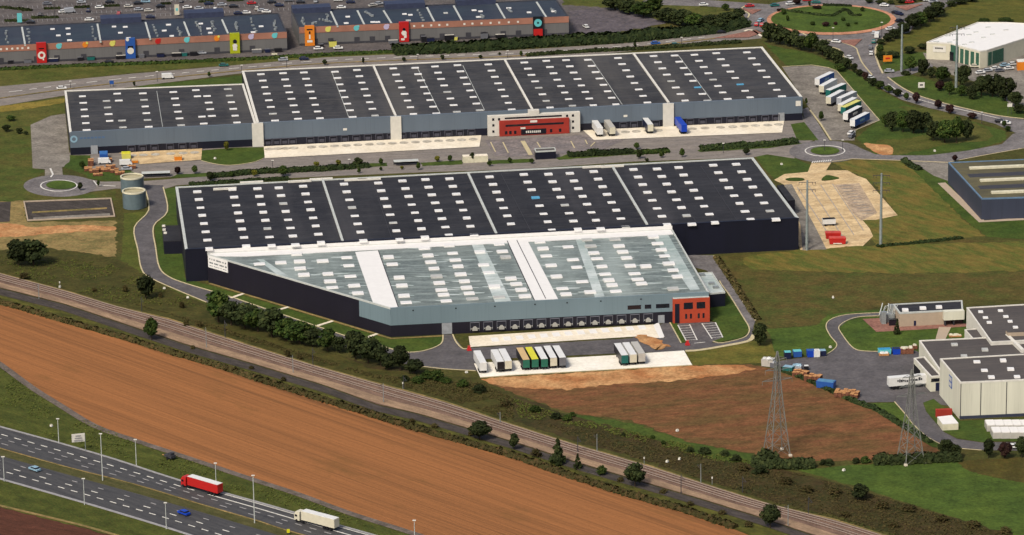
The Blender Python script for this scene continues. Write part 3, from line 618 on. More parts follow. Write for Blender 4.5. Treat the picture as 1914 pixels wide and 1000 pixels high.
c = between(h1t, h1b, .34); mk.ribbon(c[int(len(c)*.56):], .35, 0, .1)
mk.ribbon([tuple(p) for p in between(h1t, h1b, .08)][int(80*.52):], .25, 0, .1)
tag(mk.build('lane_marking', m_mark), kind='structure'); tag(mkf.build('lane_marking', m_markf), kind='structure')

flush_areas()
#%%BUILDINGS
# ------------------------------------------------------------ buildings
def ctr(P): return Vector((sum(p[0] for p in P)/len(P), sum(p[1] for p in P)/len(P), 0))
def building(name, label, cat, roof_px, h, wallm, roofm, parm=None, pw=.6, group=None, world=None, z0=0, partwall='wall', ph=.2, front=None):
    P = world or [tuple(p)[:2] for p in W(roof_px, h)]
    ar = sum(P[i][0]*P[(i+1) % len(P)][1]-P[(i+1) % len(P)][0]*P[i][1] for i in range(len(P)))
    if ar < 0: P = P[::-1]
    root = empty(name, ctr(P), 0, label, cat, group)
    MB().prism(P, z0 if z0 > .5 else -.3, h-.35, top=z0 > .5).build(partwall, wallm, root)
    q = offset(P, -pw+.05)
    MB().prism(q, h-.5, h-.12).build('roof', roofm, root)
    if parm:
        o_, i_ = offset(P, .05), offset(P, -pw); mb = MB(); fr = MB(); n = len(P)
        for k in range(n):
            j = (k+1) % n; e_ = Vector(P[j][:2])-Vector(P[k][:2]); isf = front is not None and e_.x > abs(e_.y)*1.2
            vs = [(*o_[k], h-.35), (*o_[j], h-.35), (*o_[j], h+ph), (*o_[k], h+ph), (*i_[k], h-.35), (*i_[j], h-.35), (*i_[j], h+ph), (*i_[k], h+ph)]
            (fr if isf else mb).add(vs, [(0, 1, 2, 3), (3, 2, 6, 7), (5, 4, 7, 6)])
        mb.build('parapet', parm, root)
        if fr.v: fr.build('front_coping', front, root)
    else:
        MB().prism(P, h-.35, h-.15).build('roof_edge', roofm, root)
    return root, P
def skylights(root, cols, h, size, ang, mat, lift=.35, cap=100, special=()):
    "cols: (x0,y0,x1,y1,n) photo pixels at roof height; each skylight a part"
    pos = []; srnd = random.Random(int(cols[0][0])); vary = size[1] > 2
    for ci, (x0, y0, x1, y1, n) in enumerate(cols):
        a, b = G(x0, y0, h+lift), G(x1, y1, h+lift)
        for i in range(n): pos.append((a.lerp(b, i/max(1, n-1)), (ci, i)))
    pos.sort(key=lambda p: p[0].y)
    me = MB().frustum((0, 0, -.55), size, (size[0]*.95, size[1]*.9), lift+.5).build('skylight', mat, root, world=False)
    mesh = me.data; first = True; rest = MB()
    for k, (p, key) in enumerate(pos):
        if k < cap:
            if first: o = me; first = False
            else: o = me.copy(); COL.objects.link(o)
            o.location = (p.x-root.location.x, p.y-root.location.y, h); o.rotation_euler = (0, 0, ang+srnd.uniform(-.01, .01)); q_ = srnd.uniform(.55, 1.25) if vary else 1
            o.scale = (srnd.uniform(.93, 1.05), .75+.25*q_, q_ if q_ > .7 else .5)
            if srnd.random() < .12: setmat(o, m_skyg)
            if key in special: setmat(o, m_skyb)
        else:
            rest.box((p.x, p.y, h-.4), (size[0], size[1], .4+lift), ang)
    if rest.v: tag(rest.build('skylight', mat, root), kind='stuff')
def roofline(root, pxs, h, wid, mat, name='roof_rib', z=.12):
    for seg in pxs: MB().ribbon([tuple(p)[:2] for p in W(seg, h)], wid, h-.45, h+z).build(name, mat, root)
UA = radians(7.6)
def sect(p, q, t): return Vector(p[:2]).lerp(Vector(q[:2]), t)
def wallbox(mb, P0, P1, s0, s1, z0, z1, proud, mi=0):
    "box on the wall running P0->P1 from distance s0 to s1, standing proud of it (front = right hand side of P0->P1)"
    a, b = Vector(P0[:2]), Vector(P1[:2]); d = (b-a).normalized(); n = Vector((d.y, -d.x))
    c = a+d*(s0+s1)/2+n*(proud/2)
    mb.box((c.x, c.y, z0), (s1-s0, proud, z1-z0), math.atan2(d.y, d.x), mi); return mb
def along(P0, P1, x, y, z):
    "distance along wall P0->P1 of the point seen at pixel x,y"
    a, b = Vector(P0[:2]), Vector(P1[:2]); d = (b-a).normalized(); n = Vector((d.y, -d.x))
    r = G(x, y, 0)-CAMP; r2 = Vector((r.x, r.y)); c = Vector((CAMP.x, CAMP.y))
    t = (a-c).dot(n)/r2.dot(n); return (c+r2*t-a).dot(d)

# --- near long warehouse
hN = 12.2
rN, PN = building('long_warehouse', 'long black warehouse with white skylight rows, behind the pale wet-roofed warehouse', 'warehouse', [(346, 467), (1493, 408), (1408, 295), (328, 350)], hN, m_navyb, m_roofd, m_parap, 1.0, front=m_navyb)
skylights(rN, [(368.6, 357.3, 391, 463, 8), (434, 353, 460, 458, 8), (481, 351.5, 507.6, 457, 8), (521, 350, 552, 455.6, 8), (566.5, 347, 600, 452, 8), (643, 343, 679, 448, 8), (707, 341, 746.6, 445.6, 8), (752, 337, 794, 442, 8), (795, 334.5, 839, 438, 8), (840, 333, 886, 437, 8), (915, 329.5, 955, 417, 7), (979, 325, 1031.5, 428.5, 8), (1025, 324.5, 1080, 427, 8), (1065, 323, 1122.5, 425.5, 8), (1109.7, 319.5, 1169.4, 422, 8), (1184, 315.7, 1246.6, 418, 8), (1228, 314.7, 1293, 417, 8), (1268.5, 312, 1336, 414, 8), (1333, 307.7, 1403, 408.7, 8), (1376, 306, 1450, 408, 8)], hN, (3.1, 2.3), UA, m_sky, special={(11, 3)})
roofline(rN, [[(603, 336.5), (640.5, 451)], [(875, 324), (927.6, 437)], [(1144, 310), (1209.5, 420)]], hN, .9, m_parap, 'roof_rib', .35)
roofline(rN, [[(515, 353), (543, 455)], [(697, 341), (732, 445)], [(937, 325), (992, 431)], [(1058, 321), (1115, 425)], [(1236, 314), (1303, 417)], [(1310, 310), (1378, 412)]], hN, .18, m_dkgrey, 'expansion_joint', .02)
mb = MB()
for x, y in ((470, 335), (560, 333), (600, 329), (690, 329), (665, 330), (1110, 306), (1145, 305), (420, 347)): p = G(x, y+8, hN); mb.box((p.x, p.y+1, hN-.3), (9, 1.0, .9), UA)
build_each(mb, 'roof_plant', m_parapw, rN)
# --- near wet-roof warehouse
hF = 10.5
A_ = G(390, 527); B_ = G(731, 629.5); Cc = G(1325, 599.5)
roofBL = G(352, 470, hF+1.7)
d_ = (PN[1][0]-PN[0][0], PN[1][1]-PN[0][1])
PNf = (Vector(PN[0][:2]), Vector(PN[1][:2]))
if PNf[0].x > PNf[1].x: PNf = PNf[::-1]
def onN(p):
    a, b = PNf; d = (b-a).normalized(); n = Vector((d.y, -d.x)); return n*.06 + a+d*(Vector(p[:2])-a).dot(d)
BRf = onN(G(1253, 423, hF)); BLf = onN(A_)
wF = [tuple(A_)[:2], tuple(B_)[:2], tuple(Cc)[:2], tuple(BRf), tuple(BLf)]
rF, PF = building('wet_roof_warehouse', 'pale green wet-roofed warehouse with slanted navy side and loading docks in front', 'warehouse', None, hF, m_navy, m_roofw, m_parap, .5, world=wF, front=m_blueg)
# membrane strips: white back strip, two white walkways
def roofpoly(root, px, h, mat, name, z): 
    P = [tuple(p)[:2] for p in W(px, h)]
    ar = sum(P[i][0]*P[(i+1) % len(P)][1]-P[(i+1) % len(P)][0]*P[i][1] for i in range(len(P)))
    if ar < 0: P = P[::-1]
    return MB().prism(P, h-.3, h+z).build(name, mat, root)
da = (BRf-BLf).normalized(); nn = Vector((da.y, -da.x))
q = [BLf+da*.6+nn*.4, BRf-da*.6+nn*.4, BRf-da*.6+nn*6.5, BLf+da*14+nn*6.5, BLf+da*1.5+nn*4]
MB().prism(q[::-1], hF-.3, hF+.03).build('white_roof_strip', m_white, rF)
MB().prism([BLf+nn*.05, BRf+nn*.05, BRf+nn*.35, BLf+nn*.35][::-1], hF-.2, hN-.3).build('upstand', m_white, rF)
roofpoly(rF, [(664, 471), (707, 468), (744, 573), (733, 576), (697, 565)], hF, m_white, 'white_roof_strip', .01)
roofpoly(rF, [(948, 450), (985, 448), (1043, 558.5), (999, 561)], hF, m_white, 'white_roof_strip', .01)
roofline(rF, [[(966, 449), (1020, 558)], [(707, 468), (744, 573)], [(948, 450), (999, 561)]], hF, .28, m_dkgrey, 'roof_joint', .06)
sk = [(554, 473), (525, 489), (485, 491), (560, 487), (603, 486), (561, 500), (648, 479), (652, 494), (568, 512), (613, 510), (617, 524), (621, 535), (655, 514), (662, 532), (669, 546), (726, 479), (733, 492), (746, 517), (751, 532), (755, 551), (759, 563), (793, 462), (800, 476), (805, 488), (811, 500), (816, 515), (821, 527), (825, 540), (829, 549), (834, 560), (839, 457), (846, 471), (851, 484), (856, 496), (861, 511), (868, 524), (872, 536), (877, 546), (883, 556), (897, 469), (904, 493), (914, 507), (924, 534), (933, 553), (933, 454), (939, 468), (945, 479), (955, 519), (965, 529), (974, 540), (981, 552), (1009, 450), (1015, 463), (1021, 476), (1030, 494), (1040, 515), (1051, 537), (1058, 548), (1062, 459), (1071, 483), (1078, 497), (1088, 524), (1103, 544), (1097, 446), (1104, 458), (1110, 471), (1116, 481), (1125, 496), (1131, 510), (1138, 522), (1144, 531), (1151, 542), (1149, 445), (1157, 458), (1164, 469), (1171, 480), (1178, 495), (1186, 509), (1192, 520), (1199, 528), (1221, 441), (1229, 453), (1236, 465), (1242, 476), (1250, 491), (1258, 503), (1266, 515), (1207, 496), (1258, 538)]
skylights(rF, [(x, y, x, y, 1) for x, y in sk], hF, (4.2, 3.0), UA, m_sky, .5)
mb = MB()
for x, y in sk[::3]:
    p = G(x+9, y-1, hF)
# pale streaks with the wet roof's glare painted into their colour
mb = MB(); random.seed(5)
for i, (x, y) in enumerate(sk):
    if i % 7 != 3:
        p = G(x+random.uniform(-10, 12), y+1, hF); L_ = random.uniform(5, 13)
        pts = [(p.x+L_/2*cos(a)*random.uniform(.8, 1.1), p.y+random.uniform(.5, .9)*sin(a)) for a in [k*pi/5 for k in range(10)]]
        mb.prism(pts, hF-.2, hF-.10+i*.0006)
build_each(mb, 'sheen_streak', m_roofw2, rF)
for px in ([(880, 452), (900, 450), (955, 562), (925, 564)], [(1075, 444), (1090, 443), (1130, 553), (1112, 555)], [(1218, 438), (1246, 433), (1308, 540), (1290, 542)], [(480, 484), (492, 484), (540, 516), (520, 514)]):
    roofpoly(rF, px, hF, m_roofw2, 'roof_sheen_band', -.11)  # broad bands of painted sheen on the wet roof
# cladding band + docks on front wall, B_->Cc
fl = (Vector(Cc[:2])-Vector(B_[:2])).length
cl = wallbox(MB(), B_, Cc, 0.02, fl-.02, 4.2, hF-.36, .08)
cl.build('upper_cladding', m_blueg, rF)
k_ = (Vector(A_[:2])-Vector(B_[:2])).length
s_ = along(A_, B_, 672, 590, 5)
wallbox(MB(), A_, B_, s_, k_+.05, 4.2, hF-.36, .08).build('upper_cladding', m_blueg, rF)
dmesh = None
for i in range(14):
    x = 887.5+(1211.5-887.5)*i/13; s = along(B_, Cc, x, 614-18*i/13, 2)
    a, b = Vector(B_[:2]), Vector(Cc[:2]); d = (b-a).normalized(); p = a+d*s; az = math.atan2(d.y, d.x)
    if dmesh is None:
        mb = MB()
        mb.box((-1.6, -.25, .8), (.18, .4, 3.0)); mb.box((1.6, -.25, .8), (.18, .4, 3.0)); mb.box((0, -.25, 3.7), (3.4, .4, .22))
        dmesh = mb.build('dock_shelter', m_dockfr, rF, world=False)
        dd = MB().box((0, -.08, 1.1), (2.9, .12, 2.6)).build('dock_door', m_dockd, dmesh, world=False)
        d3 = MB().box((0, -.45, .9), (1.9, .7, .9)).frustum((0, -.45, 1.8), (1.5, .6), (.7, .4), .6); d3.box((-1.35, -.45, 1.4), (.35, .3, .3)).box((1.35, -.45, 1.4), (.35, .3, .3))
        d3 = d3.build('dock_leveller', pm('leveller', (190, 188, 180)), dmesh, world=False); cur = dmesh
    else:
        cur = dmesh.copy(); COL.objects.link(cur)
        for ch in list(dmesh.children):
            c2 = ch.copy(); COL.objects.link(c2); c2.parent = cur
    cur.location = (p.x-rF.location.x, p.y-rF.location.y, 0); cur.rotation_euler = (0, 0, az)
mb = MB()
for i in range(13):
    x = 927+(1202-927)*i/12; y = 636.5-(636.5-613.5)*i/12; p = G(x-2, y-1); mb.box((p.x, p.y, .1), (2.6, 4.4, .12), UA+.02)
tag(mb.build('wheel_pads', m_white), kind='structure')
for x0, x1, y0 in ((826, 845, 616), (1230, 1242, 594)):
    s0, s1 = along(B_, Cc, x0, y0, 2), along(B_, Cc, x1, y0, 2)
    d = wallbox(MB(), B_, Cc, s0, s1, .05, 4.1 if x0 < 900 else 3.0, .15).build('vehicle_door', m_door, rF)
mb = MB()
for x0, x1 in ((1173, 1198), (1205, 1217), (1226, 1251)):
    wallbox(mb, B_, Cc, along(B_, Cc, x0, 572, 6), along(B_, Cc, x1, 572, 6), 5.7, 7.2, .14)
build_each(mb, 'window_strip', m_glass, rF)
mb = MB()
for x in (772, 852, 925, 1000, 1060, 1123, 1198): s = along(B_, Cc, x, 575, 9); wallbox(mb, B_, Cc, s-.25, s+.25, hF-1.3, hF-.9, .2)
build_each(mb, 'drain_hole', m_dark, rF)
# sign on the slanted wall
sg = wallbox(MB(), A_, B_, .4, 11.2, 5.9, hF-.1, .25).build('sign_board', m_white, rF)
tm = MB(); random.seed(3)
for row, z in ((0, 9.0), (1, 7.6), (2, 6.6)):
    s = 1.2
    while s < 10.4:
        L_ = random.uniform(.3, 1.1); wallbox(tm, A_, B_, s, s+L_, z, z+(.55 if row < 2 else .25), .28); s += L_+random.choice((.15, .2, .7))
tm.build('lettering', pm('sign_grey', (120, 128, 130)), sg)
# red office block at the right end
s0, s1 = along(B_, Cc, 1257, 600, 1), fl+.1
ro = MB(); wallbox(ro, B_, Cc, s0, s1, 0, 9.2, 1.3); ob = ro.build('office_front', m_red, rF)
a, b = Vector(B_[:2]), Vector(Cc[:2]); d = (b-a).normalized(); n_ = Vector((d.y, -d.x)); Bo, Co = a+n_*1.3, b+n_*1.3
wm = MB(); 
for x0, x1, z0, z1 in ((1278, 1295, 5.2, 7.6), (1302, 1318, 5.2, 7.6)):
    wallbox(wm, Bo, Co, along(Bo, Co, x0, 575, 6), along(Bo, Co, x1, 575, 6), z0, z1, .06)
for x0 in (1280.5, 1289.5, 1304, 1313): wallbox(wm, Bo, Co, along(Bo, Co, x0, 588, 2), along(Bo, Co, x0+3.8, 588, 2), 1.6, 3.4, .06)
build_each(wm, 'window', m_glass, ob)
wallbox(MB(), Bo, Co, along(Bo, Co, 1261.5, 590, 3), along(Bo, Co, 1270, 590, 3), .1, 7.3, .08).build('entrance_glazing', m_navyb, ob)
wallbox(MB(), Bo, Co, .1+along(Bo, Co, 1258, 590, 3), (Co-Bo).length-.1, 9.2, 9.35, -1.2).build('office_roof', m_parap, ob)
# side annex
rA, PA = building('plant_annex', 'low dark annex with pale wet roof beside the red office', 'annex', [(1327, 549), (1355.5, 546.5), (1331, 509), (1303, 511)], 5.3, m_navyb, m_roofw2, m_parap, .4)
mb = MB()
for x, y in ((1312, 515), (1338, 538), (1330, 531)): p = G(x, y, 5.3); mb.box((p.x, p.y, 5.1), (2, 1.4, .9), .2)
build_each(mb, 'roof_unit', m_steel, rA)
# left small black annex of the long warehouse
rB, PB = building('pump_house', 'small black flat-roofed block against the left side of the long warehouse', 'shed', [(306, 450), (342, 449), (335, 420), (303, 421)], 5.2, m_navyb, m_roofd, None)
mb = MB()
for x, y in ((306, 423), (307, 430), (309, 436)): p = G(x, y, 5.2); mb.box((p.x, p.y, 5.0), (1.2, .9, .7))
build_each(mb, 'vent', m_parapw, rB)
building('stair_annex', 'small dark block beside right flank of the long warehouse, near concrete lot', 'shed', [(1473, 375), (1486, 373), (1464, 344), (1452, 346)], 6, m_navyb, m_roofd, None)

# --- far long warehouse (two roofs)
hU = 9.8
rU, PU = building('far_warehouse', 'far grey-roofed warehouse with blue-grey front and red office, beyond the service road', 'warehouse', [(480, 230.5), (1500, 182), (1425, 88), (452, 133)], hU, m_navyb, m_roofu, m_parapw, 1.0, front=m_blueg2)
rV, PV = building('far_warehouse_wing', 'lower grey-roofed left wing of the far warehouse, beside the small left roundabout', 'warehouse', [(130, 248), (479, 231.5), (455.5, 157), (120.5, 170)], hU-.3, m_navyb, m_roofu, m_parapw, .9, front=m_blueg2)
skylights(rV, [(154, 179, 162, 242, 6), (199, 187.6, 205, 225, 4), (219, 174, 222, 187, 2), (228, 224.4, 230, 237, 2), (267, 173.5, 278, 236, 6), (324, 171, 338.5, 233, 6), (366, 167.5, 369, 179, 2), (377.4, 217, 381, 230, 2), (387, 178.5, 396, 215.7, 4), (425.6, 165.5, 443, 228, 6)], hU-.3, (3.2, 1.6), UA, m_sky, .25)
skylights(rU, [(487.5, 138, 514, 224.4, 8), (529, 136, 557, 221, 8), (568, 134.7, 598, 220, 8), (626, 133.4, 659, 217.7, 8), (667, 130, 701, 215, 8), (735, 127, 772.7, 212, 8), (776, 126, 815.5, 211, 8), (813, 123.4, 854, 208, 8), (855, 121, 896.8, 205, 8), (912.6, 119.6, 956.5, 203.6, 8), (980, 116, 1028, 200, 8), (1021, 113, 1070, 196.6, 8), (1058, 111.6, 1109, 195.6, 8), (1098.7, 111, 1151, 194, 8), (1155, 107.6, 1210, 190.6, 8), (1221.6, 104, 1280.5, 187, 8), (1261, 103, 1322, 187, 8), (1298, 101.6, 1360, 184, 8), (1338.7, 98.6, 1402, 181, 8), (1396, 97, 1461.6, 179, 8)], hU, (3.2, 1.6), UA, m_sky, .25, special={(16, 5), (18, 5)})
roofline(rU, [[(698, 123), (739.6, 217)], [(944, 113), (995, 205)], [(1184.5, 101), (1249.6, 192)]], hU, .9, m_parapw, 'roof_rib', .35)
roofline(rU, [[(620, 134), (652, 219)], [(780, 126), (823, 212)], [(865, 122), (906, 206)], [(1106, 111), (1163, 195)], [(1268, 103), (1330, 187)]], hU, .18, m_parap, 'expansion_joint', .02)
roofline(rV, [[(293, 170), (304, 237)]], hU-.3, .18, m_parap, 'expansion_joint', .02)
def frontedge(P):
    P = sorted([Vector(p[:2]) for p in P], key=lambda v: v.y)
    # the two corners of the front wall: nearest the camera among left and right
    return None
UF = (G(480, 230.5, hU), G(1500, 182, hU)); VF = (G(130, 248, hU-.3), G(479, 231.5, hU-.3))
for root, (p0, p1), hh in ((rU, UF, hU), (rV, VF, hU-.3)):
    Lw = (Vector(p1[:2])-Vector(p0[:2])).length
    wallbox(MB(), p0, p1, .02, Lw-.02, 3.0, hh-.36, .1).build('upper_cladding', m_blueg2, root)
dk = None
def far_docks(root, p0, p1, xs, y0, y1):
    global dk
    a, b = Vector(p0[:2]), Vector(p1[:2]); d = (b-a).normalized(); az = math.atan2(d.y, d.x); cur0 = None
    for i, x in enumerate(xs):
        y = y0+(y1-y0)*i/max(1, len(xs)-1); s = along(p0, p1, x, y, 1.5); p = a+d*s
        if cur0 is None:
            mb = MB(); mb.box((-1.5, -.25, .3), (.3, .45, 2.7)); mb.box((1.5, -.25, .3), (.3, .45, 2.7)); mb.box((0, -.25, 2.7), (3.3, .45, .28)); mb.box((0, -.1, .5), (2, .12, 1.3))
            cur = cur0 = mb.build('dock_shelter', m_dockf, root, world=False)
        else: cur = cur0.copy(); COL.objects.link(cur)
        cur.location = (p.x-root.location.x, p.y-root.location.y, 0); cur.rotation_euler = (0, 0, az)
        n_ = Vector((d.y, -d.x)); c = p+n_*6.0; FP.disc((c.x, c.y, .14), 1.9, (0, 0, 1), 12, 0, .08)
FP = MB()
far_docks(rV, *VF, [246, 267, 289, 318, 341, 362], 282, 275)
far_docks(rU, *UF, [501, 517, 532, 547]+[580+21.5*i for i in range(15)]+[1137, 1165, 1185, 1207, 1226, 1290, 1313, 1342, 1365, 1386, 1407, 1430, 1450], 270, 228)
tag(FP.build('turning_pads', gm('pad', (206, 200, 186), (180, 172, 156), (150, 140, 124), 4, 1)), kind='structure')
mb = MB()
for x, y in ((645, 247), (1169, 222), (1004, 0)):
    if y: s = along(*UF, x, y, 5.5); wallbox(mb, *UF, s-.8, s+.8, 5, 5.9, .2)
s = along(*UF, 1492, 192, 7); wallbox(mb, *UF, s-1.1, s+1.1, 6.2, 8.4, .2)
build_each(mb, 'wall_plate', m_parapw, rU)
for x0, x1 in ((471, 492), (730, 750), (1239, 1259)):
    root, (p0, p1) = rU, UF
    s0, s1 = along(p0, p1, x0, 245, 4), along(p0, p1, x1, 245, 4)
    wallbox(MB(), p0, p1, s0, s1, 0, hU+.25, .9).build('stair_block', m_stair, root)
for (p0, p1), x0, x1, root in ((VF, 170, 183, rV), (UF, 1455, 1466, rU)):
    wallbox(MB(), p0, p1, along(p0, p1, x0, 283 if x0 < 200 else 222, 2), along(p0, p1, x1, 283 if x0 < 200 else 222, 2), 0, 3.6, .4).build('vehicle_door', m_door, root)
# swirl emblem with word beside it
s = along(*VF, 138, 258, 7); a, b = Vector(VF[0][:2]), Vector(VF[1][:2]); d = (b-a).normalized(); n_ = Vector((d.y, -d.x)); c = a+d*s+n_*.12
em = MB().disc((c.x, c.y, 6.7), 1.5, (n_.x, n_.y, 0), 18, .8, .08).build('emblem', paint('lblue'), rV)
tm = MB()
for k in range(7): wallbox(tm, *VF, s+2.5+k*1.5, s+3.6+k*1.5, 6.6, 7.3, .14)
tm.build('lettering', pm('faded_blue', (92, 122, 160)), rV)
# red-fronted office in the middle
sl0, sl1 = along(*UF, 911, 245, 3), along(*UF, 1083, 235, 3)
of = MB(); wallbox(of, *UF, sl0, sl1, 0, 8.6, 2.2); t0, t1 = along(*UF, 986.5, 212, 8), along(*UF, 1006.6, 212, 8); wallbox(of, *UF, t0, t1, 8.6, 10.3, 2.2)
of = of.build('office_block', m_stair, rU)
a, b = Vector(UF[0][:2]), Vector(UF[1][:2]); d = (b-a).normalized(); n_ = Vector((d.y, -d.x)); q0, q1 = a+n_*2.2, b+n_*2.2
r0, r1 = along(q0, q1, 933, 240, 3), along(q0, q1, 1063.5, 235, 3)
wallbox(MB(), q0, q1, r0, r1, 0, 6.6, 1.0).build('red_front', m_redb, of)
e0, e1 = q0+n_*1.0, q1+n_*1.0; wm = MB()
wallbox(wm, e0, e1, r0+2.6, r1-2.4, 4.1, 4.9, .06)
for x in (946, 954, 963, 1030, 1047): s = along(e0, e1, x, 247, 1.5); wallbox(wm, e0, e1, s-.5, s+.5, .8, 2.2, .06)
wallbox(wm, e0, e1, along(e0, e1, 974, 247, 1.5), along(e0, e1, 1021, 244, 1.5), .3, 2.6, .06)
wallbox(wm, q0, q1, r0+2.4, r1-3.0, 7.1, 7.8, .06)
for x, z in ((922, 7.2), (922, 4.7), (922, 2), (933, 7.2), (1060, 7.3), (1071, 7.3), (1071, 4.7), (1071, 2)): s = along(q0, q1, x, 235, z); wallbox(wm, q0, q1, s-.45, s+.45, z-.5, z+.5, .07)
build_each(wm, 'window', m_glass, of)
tm = MB(); wallbox(tm, e0, e1, along(e0, e1, 991, 228, 6), along(e0, e1, 1004, 227, 6), 5.4, 6.3, .1); wallbox(tm, e0, e1, along(e0, e1, 973, 240, 4), along(e0, e1, 982, 240, 4), 2.8, 3.5, .1)
for k in range(8): wallbox(tm, e0, e1, along(e0, e1, 983+k*3.6, 246, 2), along(e0, e1, 985.4+k*3.6, 246, 2), 1.0, 1.9, .1)
tm.build('sign_panel', m_parapw, of)

# --- gatehouses between the warehouses
building('gatehouse', 'small navy gatehouse with grey roof beside the central car park', 'gatehouse', [(1001, 283.5), (1039, 281.5), (1037, 276), (999, 278)], 3.3, m_navyb, m_roofc, m_parap, .3)
r_, _ = building('cream_shelter', 'small cream flat-roofed cabin on the grass strip left of the gatehouse', 'cabin', [(866, 292), (912, 290), (910, 286.5), (864, 288.5)], 2.8, m_tankt, m_conc, None)
for x0, x1, y, lab in ((736, 782, 309, 'long low open lean-to shelter on the grass strip, centre'), (265, 318, 331, 'long low grey fence-like bike shelter near the twin tanks')):
    a, b = G(x0, y), G(x1, y-2); e = empty('open_shelter', a.lerp(b, .5), math.atan2((b-a).y, (b-a).x), lab, 'shelter', 'low shelters'); Ls = (b-a).length
    MB().box((0, 0, 1.7), (Ls, 3.2, .15)).build('roof', m_parap, e, world=False)
    for s in (-1, -.33, .33, 1): MB().box((s*Ls*.49, 1.2, 0), (.15, .15, 1.7)).build('post', m_dkgrey, e, world=False)
    MB().box((0, 1.4, .2), (Ls, .06, 1.3)).build('back_panel', m_dkgrey, e, world=False)

# --- shopping mall, two blocks
hM = 8.4
def mall(name, label, roofpx, ribs, lights, vents):
    root, P = building(name, label, 'mall building', roofpx, hM, m_mallw, m_roofm, m_dkgrey, .5)
    p0, p1 = G(*roofpx[0], hM), G(*roofpx[1], hM); L_ = (Vector(p1[:2])-Vector(p0[:2])).length
    wallbox(MB(), p0, p1, .02, L_, hM-2.7, hM+.2, .15).build('fascia_band', m_brownband, root)
    wallbox(MB(), p0, p1, .02, L_, .0, .9, .1).build('plinth', m_dkgrey, root)
    roofline(root, ribs, hM, .8, m_parap, 'roof_rib', .2)
    skylights(root, [(x, y, x, y, 1) for x, y in lights], hM, (2.2, 1.6), UA, m_sky)
    mb = MB(); random.seed(len(vents))
    for x0, y0, x1, y1 in vents:
        for k in range(5):
            p = G(x0+(x1-x0)*k/4+random.uniform(-2, 2), y0+(y1-y0)*k/4, hM); mb.box((p.x, p.y, hM-.2), (random.uniform(.5, 1.3), random.uniform(.6, 1.6), random.uniform(.5, 1.1)), random.uniform(0, 1))
    build_each(mb, 'roof_plant', m_steel, root)
    mb = MB(); s = 6
    while s < L_-4:
        wallbox(mb, p0, p1, s, s+2.4, .1, 2.9, .14); s += random.choice((7, 9, 12, 16))
    build_each(mb, 'service_door', m_dkgrey, root)
    return root, p0, p1
mL, a0, a1 = mall('mall_block', 'left grey mall block with brown fascia and coloured logo discs, top left', [(-30, 87.5), (536, 60), (521, 25), (-30, 52)],
    [[(41, 51), (47, 84)], [(182, 45), (188, 78)], [(272, 42), (281, 73)], [(344, 41), (354, 67)], [(415, 37), (426, 62)]],
    [(98, 53), (127, 52), (109, 65), (128, 62.5), (130, 74), (213, 48.5), (234, 49), (225, 60), (240, 70), (315, 45), (307, 56), (321, 66), (375, 43), (390, 52), (393, 60), (473, 59), (488, 48)], [(52, 55, 55, 80), (170, 50, 177, 74), (12, 58, 14, 80), (285, 47, 295, 68), (333, 52, 338, 66), (367, 43, 377, 64), (395, 42, 402, 58), (441, 43, 442, 56), (470, 36, 478, 60), (512, 40, 515, 56)])
mR, b0, b1 = mall('mall_block', 'right grey mall block with brown fascia ending at the dark hedge', [(559, 51.5), (1063, 31), (1040, -1), (545, 21)],
    [[(618, 21), (631, 49)], [(668, 20), (681, 46)], [(717, 20), (732, 44)], [(798, 14), (812, 41)], [(848, 11), (863, 38)], [(928, 7), (944, 35)], [(1003, 4), (1021, 32)]],
    [(650, 30), (647, 42), (697, 40), (706, 40), (756, 25), (767, 26.5), (763, 37), (833, 23), (886, 18), (898, 20), (894, 30.5), (951, 14), (989, 22), (1035, 20)], [(566, 35, 568, 46), (585, 45, 592, 42), (612, 27, 610, 40), (597, 37, 620, 41), (686, 23, 697, 30), (783, 20, 790, 38), (900, 28, 902, 33), (950, 18, 955, 22), (1030, 17, 1040, 24)])
for root, px0, px1, yy in ((mL, 187, 263, 41), (mL, 343, 417, 31), (mR, 545, 617, 22), (mR, 718, 793, 14), (mR, 852, 925, 7)):
    a, b = G(px0, yy, hM+.5), G(px1, yy-3, hM+.5); d = (b-a).normalized(); c = a.lerp(b, .5)
    m_ = MB().box((c.x, c.y+2.5, 0), ((b-a).length, 7.5, hM+2.3), UA); m_.build('entrance_hall', m_canopy, root)
def logo_disc(root, p0, p1, x, y, col, col2):
    s = along(p0, p1, x, y, 7); a, b = Vector(p0[:2]), Vector(p1[:2]); d = (b-a).normalized(); n_ = Vector((d.y, -d.x)); c = a+d*s+n_*.16
    o = MB().disc((c.x, c.y, hM-1.3), 1.25, (n_.x, n_.y, 0), 16, 0, .12).build('logo_disc', paint(col), root)
    c2 = c+d*.9; MB().disc((c2.x, c2.y, hM-.5), .55, (n_.x, n_.y, 0), 12, 0, .16).build('small_disc', paint(col2), o)
for x, y, c1 in ((110, 88, 'cyan'), (159, 85, 'orange'), (210, 83, 'lyellow'), (295, 79, 'red'), (349, 76, 'cyan'), (405, 72, 'orange'), (469, 70, 'lilac'), (513, 68, 'cyan')): logo_disc(mL, a0, a1, x, y, c1, 'lyellow' if c1 == 'orange' else c1)
for x, y, c1 in ((613, 57, 'lyellow'), (666, 54, 'cyan'), (722, 50, 'lilac')): logo_disc(mR, b0, b1, x, y, c1, c1)
def dots(root, p0, p1, xs):
    mb = MB()
    for x, y in xs: s = along(p0, p1, x, y, 7); wallbox(mb, p0, p1, s-.45, s+.45, hM-1.9, hM-1.0, .22)
    mb.build('fascia_letters', m_parapw, root)
dots(mL, a0, a1, [(2, 94), (13, 93.5), (23, 93), (33, 92.5), (42, 92), (53, 91)])
